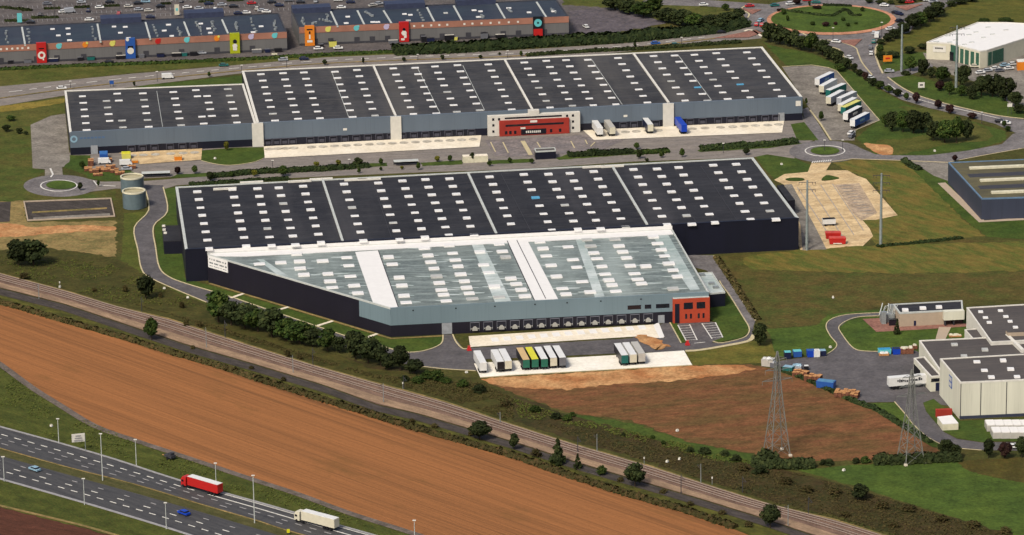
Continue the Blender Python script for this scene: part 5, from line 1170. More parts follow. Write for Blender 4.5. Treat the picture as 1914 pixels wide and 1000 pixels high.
for i, x in enumerate(BN):
    p = G(x, 90.5-(x-559)*.0535); e = empty('waste_bin', (p.x, p.y, .05), UA, '%s dark bin from the left against the right mall wall' % ordn(i), 'bin', 'bins along the mall walls')
    MB().frustum((0, 0, 0), (2.2+i % 3, 1.5), (2.5+i % 3, 1.7), 1.5+i % 2).build('body', paint(('black', 'lyellow', 'grey', 'black', 'navy')[i % 5]), e, world=False); MB().box((0, 0, 1.5+i % 2), (2.3+i % 3, 1.5, .12)).build('lid', paint(('grey', 'black', 'pale')[i % 3]), e, world=False)
# concrete lot: white truck body and red machines
p = G(1549, 421); e = empty('box_trailer', (p.x, p.y, .1), UA, 'white box trailer with dark top on the worn concrete lot', 'trailer')
MB().box((0, 0, .7), (5, 2.3, 1.9)).build('body', paint('white'), e, world=False); MB().box((0, 0, 2.6), (4.8, 2.2, .1)).build('top', m_dark, e, world=False)
for s in (-1.5, 1.5):
    for y in (-.95, .95): o = wheelmesh(.4, .3).build('wheel', m_dark, e, world=False); o.location = (s, y, 0)
for x, y, lab, L_ in ((1557, 445, 'red skip-like container with raised lid on the worn concrete lot, upper of two', 6), (1565, 455, 'red container nearest the meadow on the worn concrete lot, lower of two', 6.5)):
    p = G(x, y); e = empty('red_container', (p.x, p.y, .08), UA-.15, lab, 'container', 'red containers')
    MB().frustum((0, 0, 0), (L_-.6, 2.4), (L_, 2.7), 2.2).build('body', paint('red'), e, world=False)
    MB().box((0, 0, 2.2), (L_-.4, 2.4, .25)).build('lid', pm('faded_red', (226, 90, 76)), e, world=False)
    MB().box((0, -1.42, .2), (L_*.5, .1, .3)).build('skid', m_parapw, e, world=False)

# ------------------------------------------------------------ containers, pallets, bins
def cont(name, x, y, L_, w_, h_, ang, bm_, tm_, lab, cat='container', grp=None, lumps=0):
    p = G(x, y); e = empty(name, (p.x, p.y, .07), radians(ang), lab, cat, grp)
    MB().frustum((0, 0, 0), (L_*.94, w_*.94), (L_, w_), h_).build('body', bm_, e, world=False)
    mb = MB(); random.seed(int(x*7))
    if lumps:
        for k in range(lumps):
            mb.frustum((random.uniform(-L_/2+.6, L_/2-.6), random.uniform(-w_/2+.5, w_/2-.5), h_), (random.uniform(.8, 1.5), random.uniform(.8, 1.3)), (random.uniform(.5, 1.1), random.uniform(.5, 1)), random.uniform(.15, .6))
    else: mb.box((0, 0, h_), (L_*.9, w_*.86, .12))
    mb.build('load' if lumps else 'cover', tm_, e, world=False)
    return e
def pallets(x, y, L_, w_, h_, ang, lab, n, grp):
    p = G(x, y); e = empty('pallet_stack', (p.x, p.y, .07), radians(ang), lab, 'pallet stack', grp); random.seed(int(x))
    mb = MB(); nx = max(1, int(L_/1.25)); ny = max(1, int(w_/1.1)); tm = MB()
    for i in range(nx):
        for j in range(ny):
            hh = h_*random.uniform(.7, 1.1); cx, cy = -L_/2+(i+.5)*L_/nx, -w_/2+(j+.5)*w_/ny
            k = 0; z = 0
            while z < hh-.2: mb.box((cx+random.uniform(-.03, .03), cy, z), (L_/nx-.12, w_/ny-.1, .15)); z += .22
            tm.box((cx, cy, z), (L_/nx-.08, w_/ny-.06, .12))
    mb.build('stack', m_woodr, e, world=False); tm.build('top_layer', m_wood, e, world=False)
gy = 'containers along the factory yard'
cont('bin_group', 1436, 683, 4.2, 3.4, 2.4, -20, paint('pale'), paint('white'), 'white piled bins by a dark opening, yard corner next to the pylon', 'bin', gy, 6)
cont('bin_group', 1446, 686, 2.2, 2, 1.6, -20, paint('grey'), paint('silver'), 'grey bin right of the white piled bins, yard corner', 'bin', gy, 3)
cont('skip', 1472, 669, 2.4, 2.4, 2.2, 5, paint('navy'), paint('cyan'), 'navy skip with pale cover beside the bright lawn', 'skip', gy)
cont('skip', 1490, 666, 3.0, 2.6, 2.0, 5, paint('blue'), paint('cyan'), 'mid-blue skip beside the bright lawn', 'skip', gy)
cont('skip', 1515, 666, 2.6, 2.6, 2.2, 5, paint('brightblue'), paint('blue'), 'bright blue skip left of the white sacks', 'skip', gy)
cont('sack_pile', 1526, 666, 2.2, 2.4, 2.2, 5, paint('white'), paint('white'), 'white sack pile between the blue skips', 'sack pile', gy, 6)
cont('skip', 1537, 664, 2.4, 2.4, 1.8, 5, paint('navy'), paint('lblue'), 'navy skip with pale cover right of the white sacks', 'skip', gy)
cont('skip', 1474, 695, 3.6, 2.4, 1.9, -28, paint('teal'), paint('lblue'), 'teal skip with pale cover above the pallet stacks', 'skip', gy)
cont('sack_pile', 1490, 690, 3.4, 2, 1.3, -20, paint('silver'), paint('lblue'), 'grey plastic-covered pile above the pallet stacks', 'pile', gy, 6)
cont('bin_group', 1507, 691, 1.6, 1.4, 1.4, 0, paint('black'), paint('white'), 'small black bin with white top above the pallet stacks', 'bin', gy)
pallets(1497, 703, 5.6, 2.6, 2.0, -26, 'left part of the long orange pallet stack in the yard', 3, 'pallet stacks in the factory yard')
pallets(1520, 712, 6.0, 2.6, 2.1, -26, 'right part of the long orange pallet stack, beside the blue skip', 3, 'pallet stacks in the factory yard')
cont('skip', 1544, 724, 6.2, 3.2, 2.3, -22, paint('blue'), pm('blue_cover', (96, 150, 190)), 'large blue covered skip between the pallet stacks', 'skip', gy)
pallets(1583, 741, 8.2, 4.2, 2.0, -18, 'reddish crate stack at the lower end of the yard row', 4, 'pallet stacks in the factory yard')
cont('skip', 1653, 661, 4.4, 2.4, 1.7, 5, paint('cyan'), pm('cyan_cover', (60, 160, 210)), 'cyan covered skip at the top of the factory yard', 'skip', gy)
cont('sack_pile', 1652, 664.5, 3.6, 1.2, .8, 5, m_wood, paint('white'), 'small white and tan debris pile before the cyan skip', 'pile', gy, 7)
cont('skip', 1675, 661, 2.6, 2.6, 1.9, 5, paint('brightblue'), paint('navy'), 'dark blue skip between the cyan skip and beige sacks', 'skip', gy)
cont('sack_pile', 1694, 660, 4.8, 2.6, 1.8, 5, m_woodr, paint('cream'), 'cream sacks on crates beside the factory wall', 'sack pile', gy, 14)
cont('sack_pile', 1710, 652, 1.6, 1.4, 1.2, 5, m_woodr, paint('cream'), 'small cream sack by the corner of the middle hall', 'sack pile', gy, 2)
cont('debris_pile', 1785, 629, 4.4, 2.0, .5, 5, m_wood, paint('cream'), 'cream rubble heap beside footpath at the office wing', 'pile', gy, 9)
# white tank crates
gq = 'white tank crates on the lawn'
for r in range(2):
    for k in range(5):
        p = G(1862+k*16.2-r*11, 815-r*13.5); e = empty('tank_crate', (p.x, p.y, .08), .04, '%s white tank crate from the left in the %s row on the factory lawn' % (ordn(k), 'front' if r == 0 else 'back'), 'crate', gq)
        MB().box((0, 0, 0), (3.05, 5.6, 2.0)).build('body', paint('pale'), e, world=False)
        MB().box((0, .05, 2.0), (2.7, 5.0, .25)).build('lid', m_white, e, world=False)
# clutter in the yard of the far warehouse
gz = 'goods stacked in the left yard of the far warehouse'
cont('blue_container', 194, 296, 3.4, 5.5, 2.4, 6, paint('blue'), pm('blue_cover2', (60, 120, 190)), 'blue container against the far warehouse left wing', 'container', gz)
cont('yellow_container', 236, 296, 3.8, 3.6, 2.4, 6, paint('lyellow'), paint('yellow'), 'yellow container beside the far warehouse loading apron', 'container', gz)
cont('orange_machine', 333, 299, 3.2, 2.6, 1.6, 6, paint('orange'), paint('tan'), 'orange machine on the left loading apron', 'machine', gz)
cont('orange_machine', 252, 304, 2.6, 1.8, .9, 6, paint('orange'), paint('tan'), 'low orange heap beside the yellow container', 'machine', gz)
car(195, 306, 'white', 5, 'white van before the blue container', True); car(235, 309, 'white', 5, 'white van before the yellow container', True); car(237, 318, 'silver', 5, 'silver car at the pallet yard, nearest the tanks')
for i, (x, y, L_, w_, h_) in enumerate(((170, 308, 2.4, 4.5, 2.2), (165, 318, 3.4, 2.4, 1.5), (176, 322, 4, 2.4, 1.3), (187, 318, 3.4, 2.2, 1.5), (198, 320, 4, 2.4, 1.4), (207, 314, 4, 2.2, 1.4), (214, 322, 3.6, 2.4, 1.3), (224, 326, 4, 2.2, 1.2), (183, 328, 4, 1.8, 1.0), (204, 302, 2.6, 2.6, 1.4), (246, 314, 3.6, 2.4, 1.2))):
    pallets(x, y, L_, w_, h_, 5, '%s pallet stack from the left beside the far warehouse wing' % ordn(sorted([170, 165, 176, 187, 198, 207, 214, 224, 183, 204, 246]).index(x)), 3, 'pallet yard stacks')
#%%POLES
# ------------------------------------------------------------ poles, masts, pylons
def pole(name, base, top_y, lab, grp, cat='lamp post', r=.14, mat=None, arm=0, head=True):
    p = G(*base); b = p.copy()
    lo, hi = 0, 80
    for _ in range(30):
        m = (lo+hi)/2; v = Vector((b.x, b.y, m))-CAMP; yy = 500-F*v.dot(up)/v.dot(fw)
        if yy > top_y: lo = m
        else: hi = m
    e = empty(name, p, 0, lab, cat, grp); mat = mat or m_steel
    MB().bar((0, 0, -.3), (0, 0, lo), r, r*.6).build('pole', mat, e, world=False)
    if head:
        mb = MB()
        if arm: mb.box((-arm/2, 0, lo-.1), (arm, .12, .12)); mb.box((-arm, 0, lo-.15), (.8, .35, .2))
        else: mb.box((0, 0, lo-.05), (1.0, .5, .22))
        mb.build('lamp_head', m_parapw, e, world=False)
    return e, lo
gl = 'lamp posts beside the motorway'
for i, (x, y, t) in enumerate(((110, 828, 783), (192, 898, 811), (255, 870, 822), (404, 907, 866), (476, 977, 889), (8, 899, 854), (158, 943, 895), (311, 988, 940), (775, 1006, 973))):
    tall = y-t > 80
    pole('lamp_post', (x, y), t, ('tall two-headed lamp post on the motorway reserve, %s' % ('left one' if x < 300 else 'right one, beyond the red lorry')) if tall else '%s slim lamp post from the left beside the motorway' % ordn([8, 110, 158, 255, 311, 404, 775].index(x)), gl, r=.2 if tall else .16, mat=m_parap)
# motorway sign
e, hh = pole('road_sign', (160, 843), 811, 'white motorway sign board on a post beside the carriageway', None, 'road sign', head=False)
sg_ = MB().box((-2.2, .3, hh-2.8), (4.3, .15, 2.8), .25).build('sign_board', m_parapw, e, world=False)
mb = MB()
for k in range(3): mb.box((-2.2, .12, hh-2.4+k*.8), (3.0-k*.6, .12, .3), .25)
mb.build('lettering', m_markf, sg_, world=False)
gr_ = 'overhead line masts along the railway'
R1 = [(73, 558, 530), (265, 582, 555), (386, 650, 612), (421, 631, 599), (548, 697, 664), (585, 684, 650), (717, 752, 717), (755, 728, 702), (1080, 845, 815), (1116, 844, 811), (1273, 922, 886), (1310, 903, 867), (1473, 983, 944), (1511, 962, 928), (1388, 920, 890), (935, 790, 770)]
for i, (x, y, t) in enumerate(sorted(R1)):
    e, hh = pole('catenary_mast', (x, y), t, '%s overhead-line mast from the left along the railway' % ordn(i), gr_, 'mast', r=.16, mat=m_dkgrey if i % 2 else m_steel, head=False)
    mb = MB(); s = 1 if i % 2 else -1
    mb.bar((0, 0, hh-.4), (s*1.0, -s*2.2, hh-1.2), .07).bar((0, 0, hh-1.8), (s*1.0, -s*2.2, hh-1.2), .07).build('cantilever', m_dkgrey, e, world=False)
gs = 'small line-side signals'
for i, (x, y) in enumerate(((112, 540), (753, 728), (1204, 868), (1331, 905))):
    e, hh = pole('signal_post', (x, y), y-14, '%s short white-topped signal post from the left beside the railway' % ordn(i), gs, 'signal', r=.1, head=False)
    MB().box((0, 0, hh-.6), (.4, .3, .55)).build('signal_head', m_parapw, e, world=False)
# avenue lamps
ga = 'thin lamp posts by the avenue and service road'
for i, (x, y, t) in enumerate(sorted(((132, 165, 152), (294, 152, 134), (452, 136, 122), (536, 126, 107), (781, 112, 102), (949, 108, 95), (1274, 85, 70), (1557, 78, 52), (1648, 68, 42), (1835, 230, 210), (1575, 282, 262), (103, 42, 0), (322, 28, 0), (1541, 282, 262), (510, 320, 300), (653, 315, 298), (1352, 286, 268)))):
    pole('lamp_post', (x, y), t, '%s thin dark lamp post from the left beside the avenue or service road' % ordn(i), ga, r=.13, mat=m_dkgrey)
# big steel masts with cross arms
for x, y, t, lab, arms in ((1508, 467, 337, 'tall grey tubular power mast at right corner of the long warehouse', 2), (1646, 461, 324, 'tall grey tubular power mast standing on the dry meadow', 3), (1787, 163, 48, 'tall grey tubular power mast before the white-roofed hall', 2), (1685, 133, 46, 'tall grey tubular power mast near the queueing cars', 0)):
    e, hh = pole('power_mast', (x, y), t, lab, 'tubular power masts', 'power mast', r=.62, mat=pm('mast_grey', (150, 160, 158), .5, .4), head=False)
    for k in range(arms):
        z = hh-1.2-k*2.9; mb = MB().bar((-3.2, 0, z+.4), (3.2, 0, z+.4), .13)
        for s in (-3.1, -2, 2, 3.1): mb.bar((s, 0, z+.4), (s, 0, z-.5), .08)
        mb.build('cross_arm', m_dkgrey, e, world=False)
def pylon(x, y, hh, wb, lab):
    p = G(x, y); e = empty('lattice_pylon', p, .35, lab, 'pylon', 'lattice pylons')
    prof = [(0, wb), (hh*.25, wb*.72), (hh*.5, wb*.45), (hh*.72, wb*.25), (hh*.88, wb*.2), (hh, .25)]; mb = MB(); S = [(-1, -1), (1, -1), (1, 1), (-1, 1)]
    for (z0, a), (z1, b) in zip(prof, prof[1:]):
        for i, (sx, sy) in enumerate(S):
            mb.bar((sx*a/2, sy*a/2, z0), (sx*b/2, sy*b/2, z1), .16, n=4)
            tx, ty = S[(i+1) % 4]; n = 2 if z1-z0 > 5 else 1
            for k in range(n):
                q0, q1 = k/n, (k+1)/n; w0 = a+(b-a)*q0; w1 = a+(b-a)*q1; y0 = z0+(z1-z0)*q0; y1 = z0+(z1-z0)*q1
                mb.bar((sx*w0/2, sy*w0/2, y0), (tx*w1/2, ty*w1/2, y1), .06, n=4); mb.bar((tx*w0/2, ty*w0/2, y0), (sx*w1/2, sy*w1/2, y1), .06, n=4)
                mb.bar((sx*w1/2, sy*w1/2, y1), (tx*w1/2, ty*w1/2, y1), .04, n=4)
    st = pm('pylon_steel', (138, 140, 134), .6, .3)
    mb.build('lattice', st, e, world=False)
    for z, L_ in ((hh*.72, 5.2), (hh*.82, 4.2), (hh*.92, 3.2)):
        m2 = MB()
        for s in (-1, 1): m2.bar((0, -.5, z), (s*L_, 0, z+.2), .09, n=4).bar((0, .5, z), (s*L_, 0, z+.2), .09, n=4).bar((0, 0, z+1.2), (s*L_, 0, z+.2), .08, n=4).bar((s*L_, 0, z+.2), (s*L_, 0, z-1.2), .06, n=4)
        m2.build('cross_arm', st, e, world=False)
    for sx, sy in S: MB().box((sx*wb/2, sy*wb/2, 0), (.9, .9, .6)).build('footing', m_conc, e, world=False)
pylon(1452, 849, 35, 6.6, 'tall lattice pylon standing on the fallow field, left one'); pylon(1702, 862, 31, 6.6, 'tall lattice pylon by the bright pasture, right one')
# signs, small things
def board(name, x, y, w_, h_, z, mat, lab, post=m_dkgrey, marks=None):
    p = G(x, y); e = empty(name, p, UA*.5, lab, 'sign'); MB().box((-w_*.35, 0, 0), (.15, .15, z)).box((w_*.35, 0, 0), (.15, .15, z)).build('post', post, e, world=False)
    o = MB().box((0, -.1, z), (w_, .15, h_)).build('sign_board', mat, e, world=False)
    if marks: MB().box((0, -.2, z+h_*.4), (w_*.5, .06, h_*.25)).build('lettering', marks, o, world=False)
board('white_sign', 1722, 168, 2.8, 2.4, 1, m_parapw, 'white square sign on the lawn below the tall mast', marks=m_dkgrey)
board('orange_billboard', 1659, 119, 4.0, 2.8, 1, paint('orange'), 'orange billboard beside the curving road', marks=paint('red'))
board('blue_sign', 209, 162, 1.8, 1.6, 1.2, paint('blue'), 'blue road sign beside the avenue left of the far roof')
board('yellow_sign', 539, 999, .9, 1.2, .6, paint('yellow'), 'small yellow marker on the motorway reserve')
board('green_totem', 37, 44, 2.2, 4.4, .6, paint('cyan'), 'pale green totem in the mall car park, top left')
board('cream_totem', 331, 30, 2.2, 5.0, .6, paint('cream'), 'cream totem in the mall car park, above left mall block', marks=paint('cyan'))
board('direction_sign', 1887, 214, 2.0, 1.4, 3.4, m_parapw, 'white direction sign at the lower right road bend')
board('white_sign', 513, 104, 2.6, .8, .4, m_tankt, 'pale low sign on the bank below the right end of left mall block')
for x, y, lab in ((877, 655, 'red cone-like barrier at left end of the loading apron'), (1285, 645, 'red cone-like barrier at the small car park')):
    p = G(x, y); e = empty('red_barrier', (p.x, p.y, .08), .3, lab, 'barrier', 'red barriers'); MB().frustum((0, 0, 0), (1.6, 1.4), (.5, .4), 1.5).build('body', paint('red'), e, world=False); MB().box((0, 0, 1.4), (1.2, .15, .3)).build('top', pm('faded_red', (226, 90, 76)), e, world=False)
p = G(318, 858); e = empty('farm_trailer', (p.x, p.y, .05), RAILANG, 'small dark farm trailer parked beside the field path', 'farm trailer')
MB().box((0, 0, .7), (3.4, 2.0, .8)).box((.7, 0, 1.5), (1.2, 1.6, .8)).build('body', m_dkgrey, e, world=False)
for s in (-1, 1): o = wheelmesh(.5, .35).build('wheel', m_dark, e, world=False); o.location = (0, s*1.05, 0)
MB().box((-2.6, 0, .6), (2.2, .2, .15)).build('drawbar', m_wood, e, world=False)
for i, (x, y) in enumerate(((351, 557), (307, 540), (872, 697), (1266, 806), (1577, 880), (1247, 864), (1270, 859), (112, 537), (1557, 557), (1747, 283), (1461, 308), (1552, 650), (96, 797), (402, 297))):
    p = G(x, y); e = empty('marker_stone', (p.x, p.y, .05), .2*i, ['pale box on the kerb of the left service road, near the round tree', 'small pale stone left of the left service road', 'pale stone left of the concrete trailer strip', 'white marker on the fallow field left of the pylons', 'pale marker at the left edge of the bright pasture', 'white marker stone in scrub right of the rail mast', 'reddish-white marker stone in scrub above the railway', 'white cabinet beside the railway, far left', 'white speck-like box on the dark meadow', 'white box on the lawn beside the right service road', 'white sculpture-like block on the lawn by the right roundabout', 'white box beside the factory road bend', 'pale box on the verge at motorway, far left', 'white box on the lawn before the far warehouse'][i], 'marker')
    MB().frustum((0, 0, 0), (.95, .75), (.75, .55), .6).build('block', m_parapw, e, world=False); MB().box((0, 0, .6), (.8, .6, .05)).build('cap', m_tankt, e, world=False)
#%%TREES
# ------------------------------------------------------------ vegetation
def crown_mesh(seed, mat, shape='round', n=900, clumps=34, leaf=.046):
    random.seed(seed); mb = MB(); cs = []
    for k in range(clumps):
        t = random.random(); a = random.uniform(0, 2*pi)
        if shape == 'cone': z = .1+.85*t; r = .42*(1-t)**.8*random.uniform(.4, 1); rr = .13*(1.15-t)
        elif shape == 'bush': z = .12+.55*t; r = .36*math.sqrt(max(0, 1-(t*.9)**2))*random.uniform(.5, 1); rr = .16
        else: u = random.uniform(-1, 1); z = .60+.28*u; r = .34*math.sqrt(max(.0, 1-u*u))*random.uniform(.55, 1.05); rr = random.uniform(.12, .18)
        cs.append((Vector((r*cos(a), r*sin(a), z)), rr))
    cs.append((Vector((0, 0, .55 if shape != 'bush' else .35)), .24))
    for k in range(n):
        c, rr = random.choice(cs)
        d = Vector((random.gauss(0, 1), random.gauss(0, 1), random.gauss(0, 1))).normalized()
        p = c+Vector((d.x*rr, d.y*rr, d.z*rr*(.9 if shape != 'bush' else .8)))*random.uniform(.6, 1.08)*(1.3 if k % 9 == 0 else 1)
        if p.z < .02: p.z = .02+random.random()*.05
        nn_ = (d+Vector((random.gauss(0, .5), random.gauss(0, .5), random.gauss(0, .5)+.35))).normalized()
        u = nn_.orthogonal().normalized(); v = nn_.cross(u); s = leaf*random.uniform(.6, 1.4)
        mb.add([p-u*s-v*s*.7, p+u*s-v*s*.5, p+u*s*.8+v*s*.8, p-u*s*.7+v*s], [(0, 1, 2, 3)])
    return mb
def make_tree(name, seed, mat, shape, n=1700):
    e = empty(name, (0, 0, -80)); crown_mesh(seed, mat, shape, n).build('crown', mat, e, world=False)
    mb = MB(); random.seed(seed)
    if shape != 'bush':
        mb.bar((0, 0, 0), (0, 0, .5), .028, .016)
        if shape == 'round':
            for k in range(5): a = k*1.3; mb.bar((0, 0, .25+k*.04), (.2*cos(a), .2*sin(a), .5+k*.05), .012, .005, 5)
    else:
        for k in range(4): a = k*1.6; mb.bar((0, 0, 0), (.15*cos(a), .15*sin(a), .35), .014, .006, 5)
    mb.build('trunk' if shape != 'bush' else 'stems', m_bark, e, world=False); return e
TR = {}
for k, m_ in (('d', L_dark), ('m', L_mid), ('r', L_red), ('y', L_yel)): TR[k] = [make_tree('broadleaf_tree', 11+i*7+ord(k), m_, 'round') for i in range(2 if k in 'dm' else 1)]
TR['c'] = [make_tree('conifer_tree', 5, L_dark, 'cone')]
TR['b'] = [make_tree('shrub', 31, L_mid, 'bush', 1000), make_tree('shrub', 37, L_dark, 'bush', 1000)]
TR['s'] = [make_tree('shrub', 41, L_scrub, 'bush', 600)]
usedt = set()
def trees(lst, group, what, where):
    lst = sorted(lst, key=lambda t: t[0]); rnd = random.Random(len(lst)*13+int(lst[0][0]))
    lst = [(x, y, w_, h_, 'm' if k == 'd' and len(lst) > 8 and rnd.random() < .22 else k) for x, y, w_, h_, k in lst]
    for i, (x, y, wpx, hpx, k) in enumerate(lst):
        wpx *= rnd.uniform(.88, 1.1); hpx *= rnd.uniform(.88, 1.12)
        pr = rnd.choice(TR[k]); q = G(x, y); s = F/(q-CAMP).length
        if pr.name in usedt: e = copy_tree(pr)
        else: usedt.add(pr.name); e = pr
        wm_ = wpx/s*1.18; hm = hpx/s/cos(DEP)*1.02
        q.y += wm_*.12
        e.location = (q.x, q.y, -.1); e.rotation_euler = (0, 0, rnd.uniform(0, 6)); e.scale = (wm_, wm_*rnd.uniform(.85, 1.05), max(1.2, hm))
        col = {'d': 'dark green', 'm': 'mid-green', 'r': 'purple-leaved', 'y': 'yellowish', 'c': 'dark conical', 'b': 'green bushy', 's': 'brownish scrubby'}[k]
        lab = '%s %s' % (col, where) if len(lst) == 1 else '%s %s, %s from the left %s' % (col, what, ordn(i), where)
        tag(e, lab, 'shrub' if k in 'bs' else 'tree', group)
trees([(34, 498, 50, 46, 'd'), (62, 497, 48, 42, 'd')], 'tree clump left', 'tree of the pair', 'far left')
trees([(272, 560, 34, 46, 'd')], 'single trees', '', 'tree standing left of the service road bend')
trees([(283, 636, 31, 36, 'm')], 'single trees', '', 'tree south of the railway, leftmost')
trees([(408, 604, 58, 54, 'd'), (432, 610, 50, 46, 'd'), (457, 616, 56, 50, 'd'), (482, 622, 48, 44, 'd'), (508, 632, 56, 52, 'd'), (534, 638, 50, 44, 'd'), (560, 645, 54, 46, 'd'), (583, 648, 40, 36, 'd'), (612, 658, 48, 40, 'd'), (634, 660, 32, 30, 'd'), (664, 672, 48, 58, 'd'), (688, 680, 52, 52, 'd'), (712, 686, 36, 36, 'd'), (726, 692, 26, 22, 'd'), (748, 694, 38, 46, 'd'), (774, 700, 38, 30, 'd')], 'tree belt beside the service road', 'tree', 'in the belt above the railway')
trees([(800, 708, 26, 18, 'b'), (818, 712, 26, 22, 'b'), (835, 716, 22, 14, 'b'), (865, 724, 22, 16, 'b'), (896, 734, 26, 18, 'b'), (372, 612, 14, 16, 's'), (340, 576, 14, 14, 's'), (348, 610, 12, 14, 's'), (234, 546, 12, 16, 's'), (176, 545, 12, 10, 's'), (300, 556, 10, 12, 's'), (538, 668, 14, 16, 's'), (45, 522, 22, 14, 's'), (560, 672, 12, 12, 's'), (780, 716, 22, 14, 'b'), (756, 712, 18, 12, 'b'), (945, 760, 22, 14, 's'), (1000, 770, 20, 14, 'b')], 'scrub above the railway', 'shrub', 'on the bank above the railway')
trees([(897, 824, 38, 34, 'd'), (961, 841, 20, 28, 'd'), (1187, 911, 40, 40, 'd'), (1440, 988, 40, 42, 'd'), (1043, 869, 34, 52, 'c'), (1080, 876, 18, 30, 'c')], 'trees south of the railway', 'tree', 'between railway and stubble field')
trees([(x, y, w_, h_, k) for x, y, w_, h_, k in ((1002, 854, 22, 16, 's'), (1125, 888, 18, 20, 'b'), (1160, 900, 14, 12, 's'), (1240, 922, 18, 10, 's'), (880, 815, 12, 10, 's'), (770, 790, 12, 9, 's'), (812, 800, 14, 10, 's'), (1290, 945, 16, 9, 's'), (1350, 962, 18, 10, 's'), (1400, 985, 18, 12, 's'), (360, 652, 10, 9, 's'), (470, 690, 12, 8, 's'), (530, 712, 12, 9, 's'))], 'scrub south of the railway', 'shrub', 'between railway and stubble field')
trees([(1421, 647, 36, 46, 'd')], 'single trees', '', 'tree at the corner of the right service lane')
trees([(1848, 857, 26, 36, 'd'), (1878, 858, 28, 32, 'r'), (1910, 857, 24, 42, 'd'), (1769, 856, 30, 36, 'd'), (1786, 857, 24, 26, 'd')], 'trees by the factory road', 'tree', 'along the factory road, lower right')
trees([(1549, 869, 22, 12, 'b'), (1539, 869, 14, 14, 'b'), (1600, 866, 13, 12, 'b'), (1618, 865, 17, 16, 'b')], 'shrubs at the field edge', 'shrub', 'below the fallow field')
trees([(1608, 935, 32, 26, 'd'), (1470, 905, 26, 14, 's'), (1510, 920, 30, 16, 's'), (1560, 925, 28, 16, 's'), (1650, 950, 26, 16, 's'), (1700, 955, 30, 14, 's'), (1420, 885, 30, 18, 'b'), (1390, 880, 24, 14, 's'), (1760, 975, 26, 14, 's'), (1820, 985, 30, 14, 's'), (1880, 998, 26, 16, 's'), (1580, 965, 24, 12, 's'), (1670, 985, 26, 12, 's')], 'scrub above the lower railway', 'shrub', 'between pasture and railway')
trees([(1240, 831, 10, 10, 'b'), (1220, 819, 10, 8, 'b'), (1190, 818, 8, 8, 's'), (1166, 815, 10, 8, 'b'), (1318, 848, 24, 16, 'b'), (1290, 845, 16, 12, 'b'), (1060, 786, 20, 14, 'b'), (1040, 782, 24, 14, 'b'), (1070, 778, 12, 10, 'b'), (1376, 862, 20, 14, 'b'), (1355, 852, 18, 12, 'b')], 'shrubs on the green bank', 'shrub', 'left of the fallow field')
trees([(332, 326, 12, 14, 'r'), (364, 325, 12, 14, 'm'), (393, 338, 15, 18, 'd'), (432, 331, 11, 10, 'm'), (475, 330, 12, 14, 'y'), (529, 330, 21, 19, 'd'), (591, 313, 12, 12, 'y'), (632, 311, 11, 11, 'y'), (669, 312, 20, 19, 'd'), (671, 324, 8, 9, 'm'), (712, 308, 9, 11, 'm'), (712, 319, 7, 8, 'm'), (751, 317, 6, 7, 'y'), (782, 318, 10, 16, 'm'), (818, 303, 11, 11, 'y'), (841, 302, 11, 11, 'm'), (883, 303, 11, 18, 'd'), (915, 311, 8, 11, 'm'), (953, 305, 8, 12, 'm'), (994, 306, 10, 11, 'm'), (424, 282, 10, 18, 'y'), (1190, 279, 12, 12, 'm'), (1195, 297, 14, 20, 'd'), (1209, 302, 8, 6, 'd'), (1237, 295, 10, 12, 'm'), (1275, 294, 11, 15, 'm'), (1395, 290, 13, 14, 'd'), (184, 349, 6, 12, 'm'), (150, 356, 11, 15, 'd'), (154, 316, 12, 16, 'm')], 'young trees between the warehouses', 'young tree', 'between the two long warehouses')
trees([(391, 144, 6, 11, 'd'), (251, 161, 5, 9, 'd'), (607, 122, 9, 10, 'd'), (679, 119, 6, 11, 'd'), (755, 115, 8, 9, 'd'), (827, 112, 9, 9, 'd'), (898, 110, 7, 8, 'd'), (934, 103, 5, 6, 'd'), (974, 105, 8, 10, 'd'), (1043, 100, 9, 8, 'd'), (1114, 96, 7, 9, 'd'), (1187, 90, 6, 12, 'd')], 'small trees along the avenue', 'small tree', 'along the avenue')
trees([(1150, 20, 50, 26, 'd'), (1175, 26, 46, 26, 'd'), (1203, 33, 46, 28, 'd'), (1222, 28, 34, 30, 'd'), (1245, 42, 44, 28, 'd'), (1272, 48, 42, 28, 'd'), (1298, 52, 40, 26, 'd'), (1327, 54, 36, 26, 'd'), (1345, 56, 30, 22, 'd'), (1360, 46, 34, 24, 'd'), (1380, 38, 26, 22, 'd'), (1356, 20, 14, 12, 'm')], 'wood between mall and roundabout', 'tree', 'in the wood beside the dark lot')
trees([(1438, 80, 34, 34, 'd'), (1458, 84, 36, 40, 'd'), (1478, 88, 34, 32, 'd'), (1497, 94, 34, 30, 'd'), (1517, 98, 34, 34, 'd'), (1538, 104, 32, 30, 'd'), (1552, 112, 28, 24, 'd'), (1566, 122, 28, 26, 'd'), (1580, 130, 24, 22, 'd'), (1570, 134, 18, 14, 'm')], 'dark wood below the roundabout', 'tree', 'in the wood below the roundabout')
trees([(1597, 136, 14, 16, 'd'), (1607, 143, 13, 14, 'd'), (1617, 151, 12, 15, 'r'), (1631, 161, 19, 17, 'd'), (1645, 167, 18, 15, 'd'), (1661, 174, 17, 15, 'm'), (1677, 181, 17, 15, 'd'), (1694, 187, 11, 12, 'm'), (1713, 194, 17, 22, 'r'), (1754, 204, 18, 15, 'r'), (1776, 213, 20, 17, 'r'), (1818, 222, 20, 11, 'r'), (1877, 238, 9, 12, 'm'), (1884, 246, 12, 11, 'm'), (1507, 196, 6, 14, 'm'), (1535, 226, 10, 17, 'm')], 'young trees along the curving road', 'round tree', 'along the curving road')
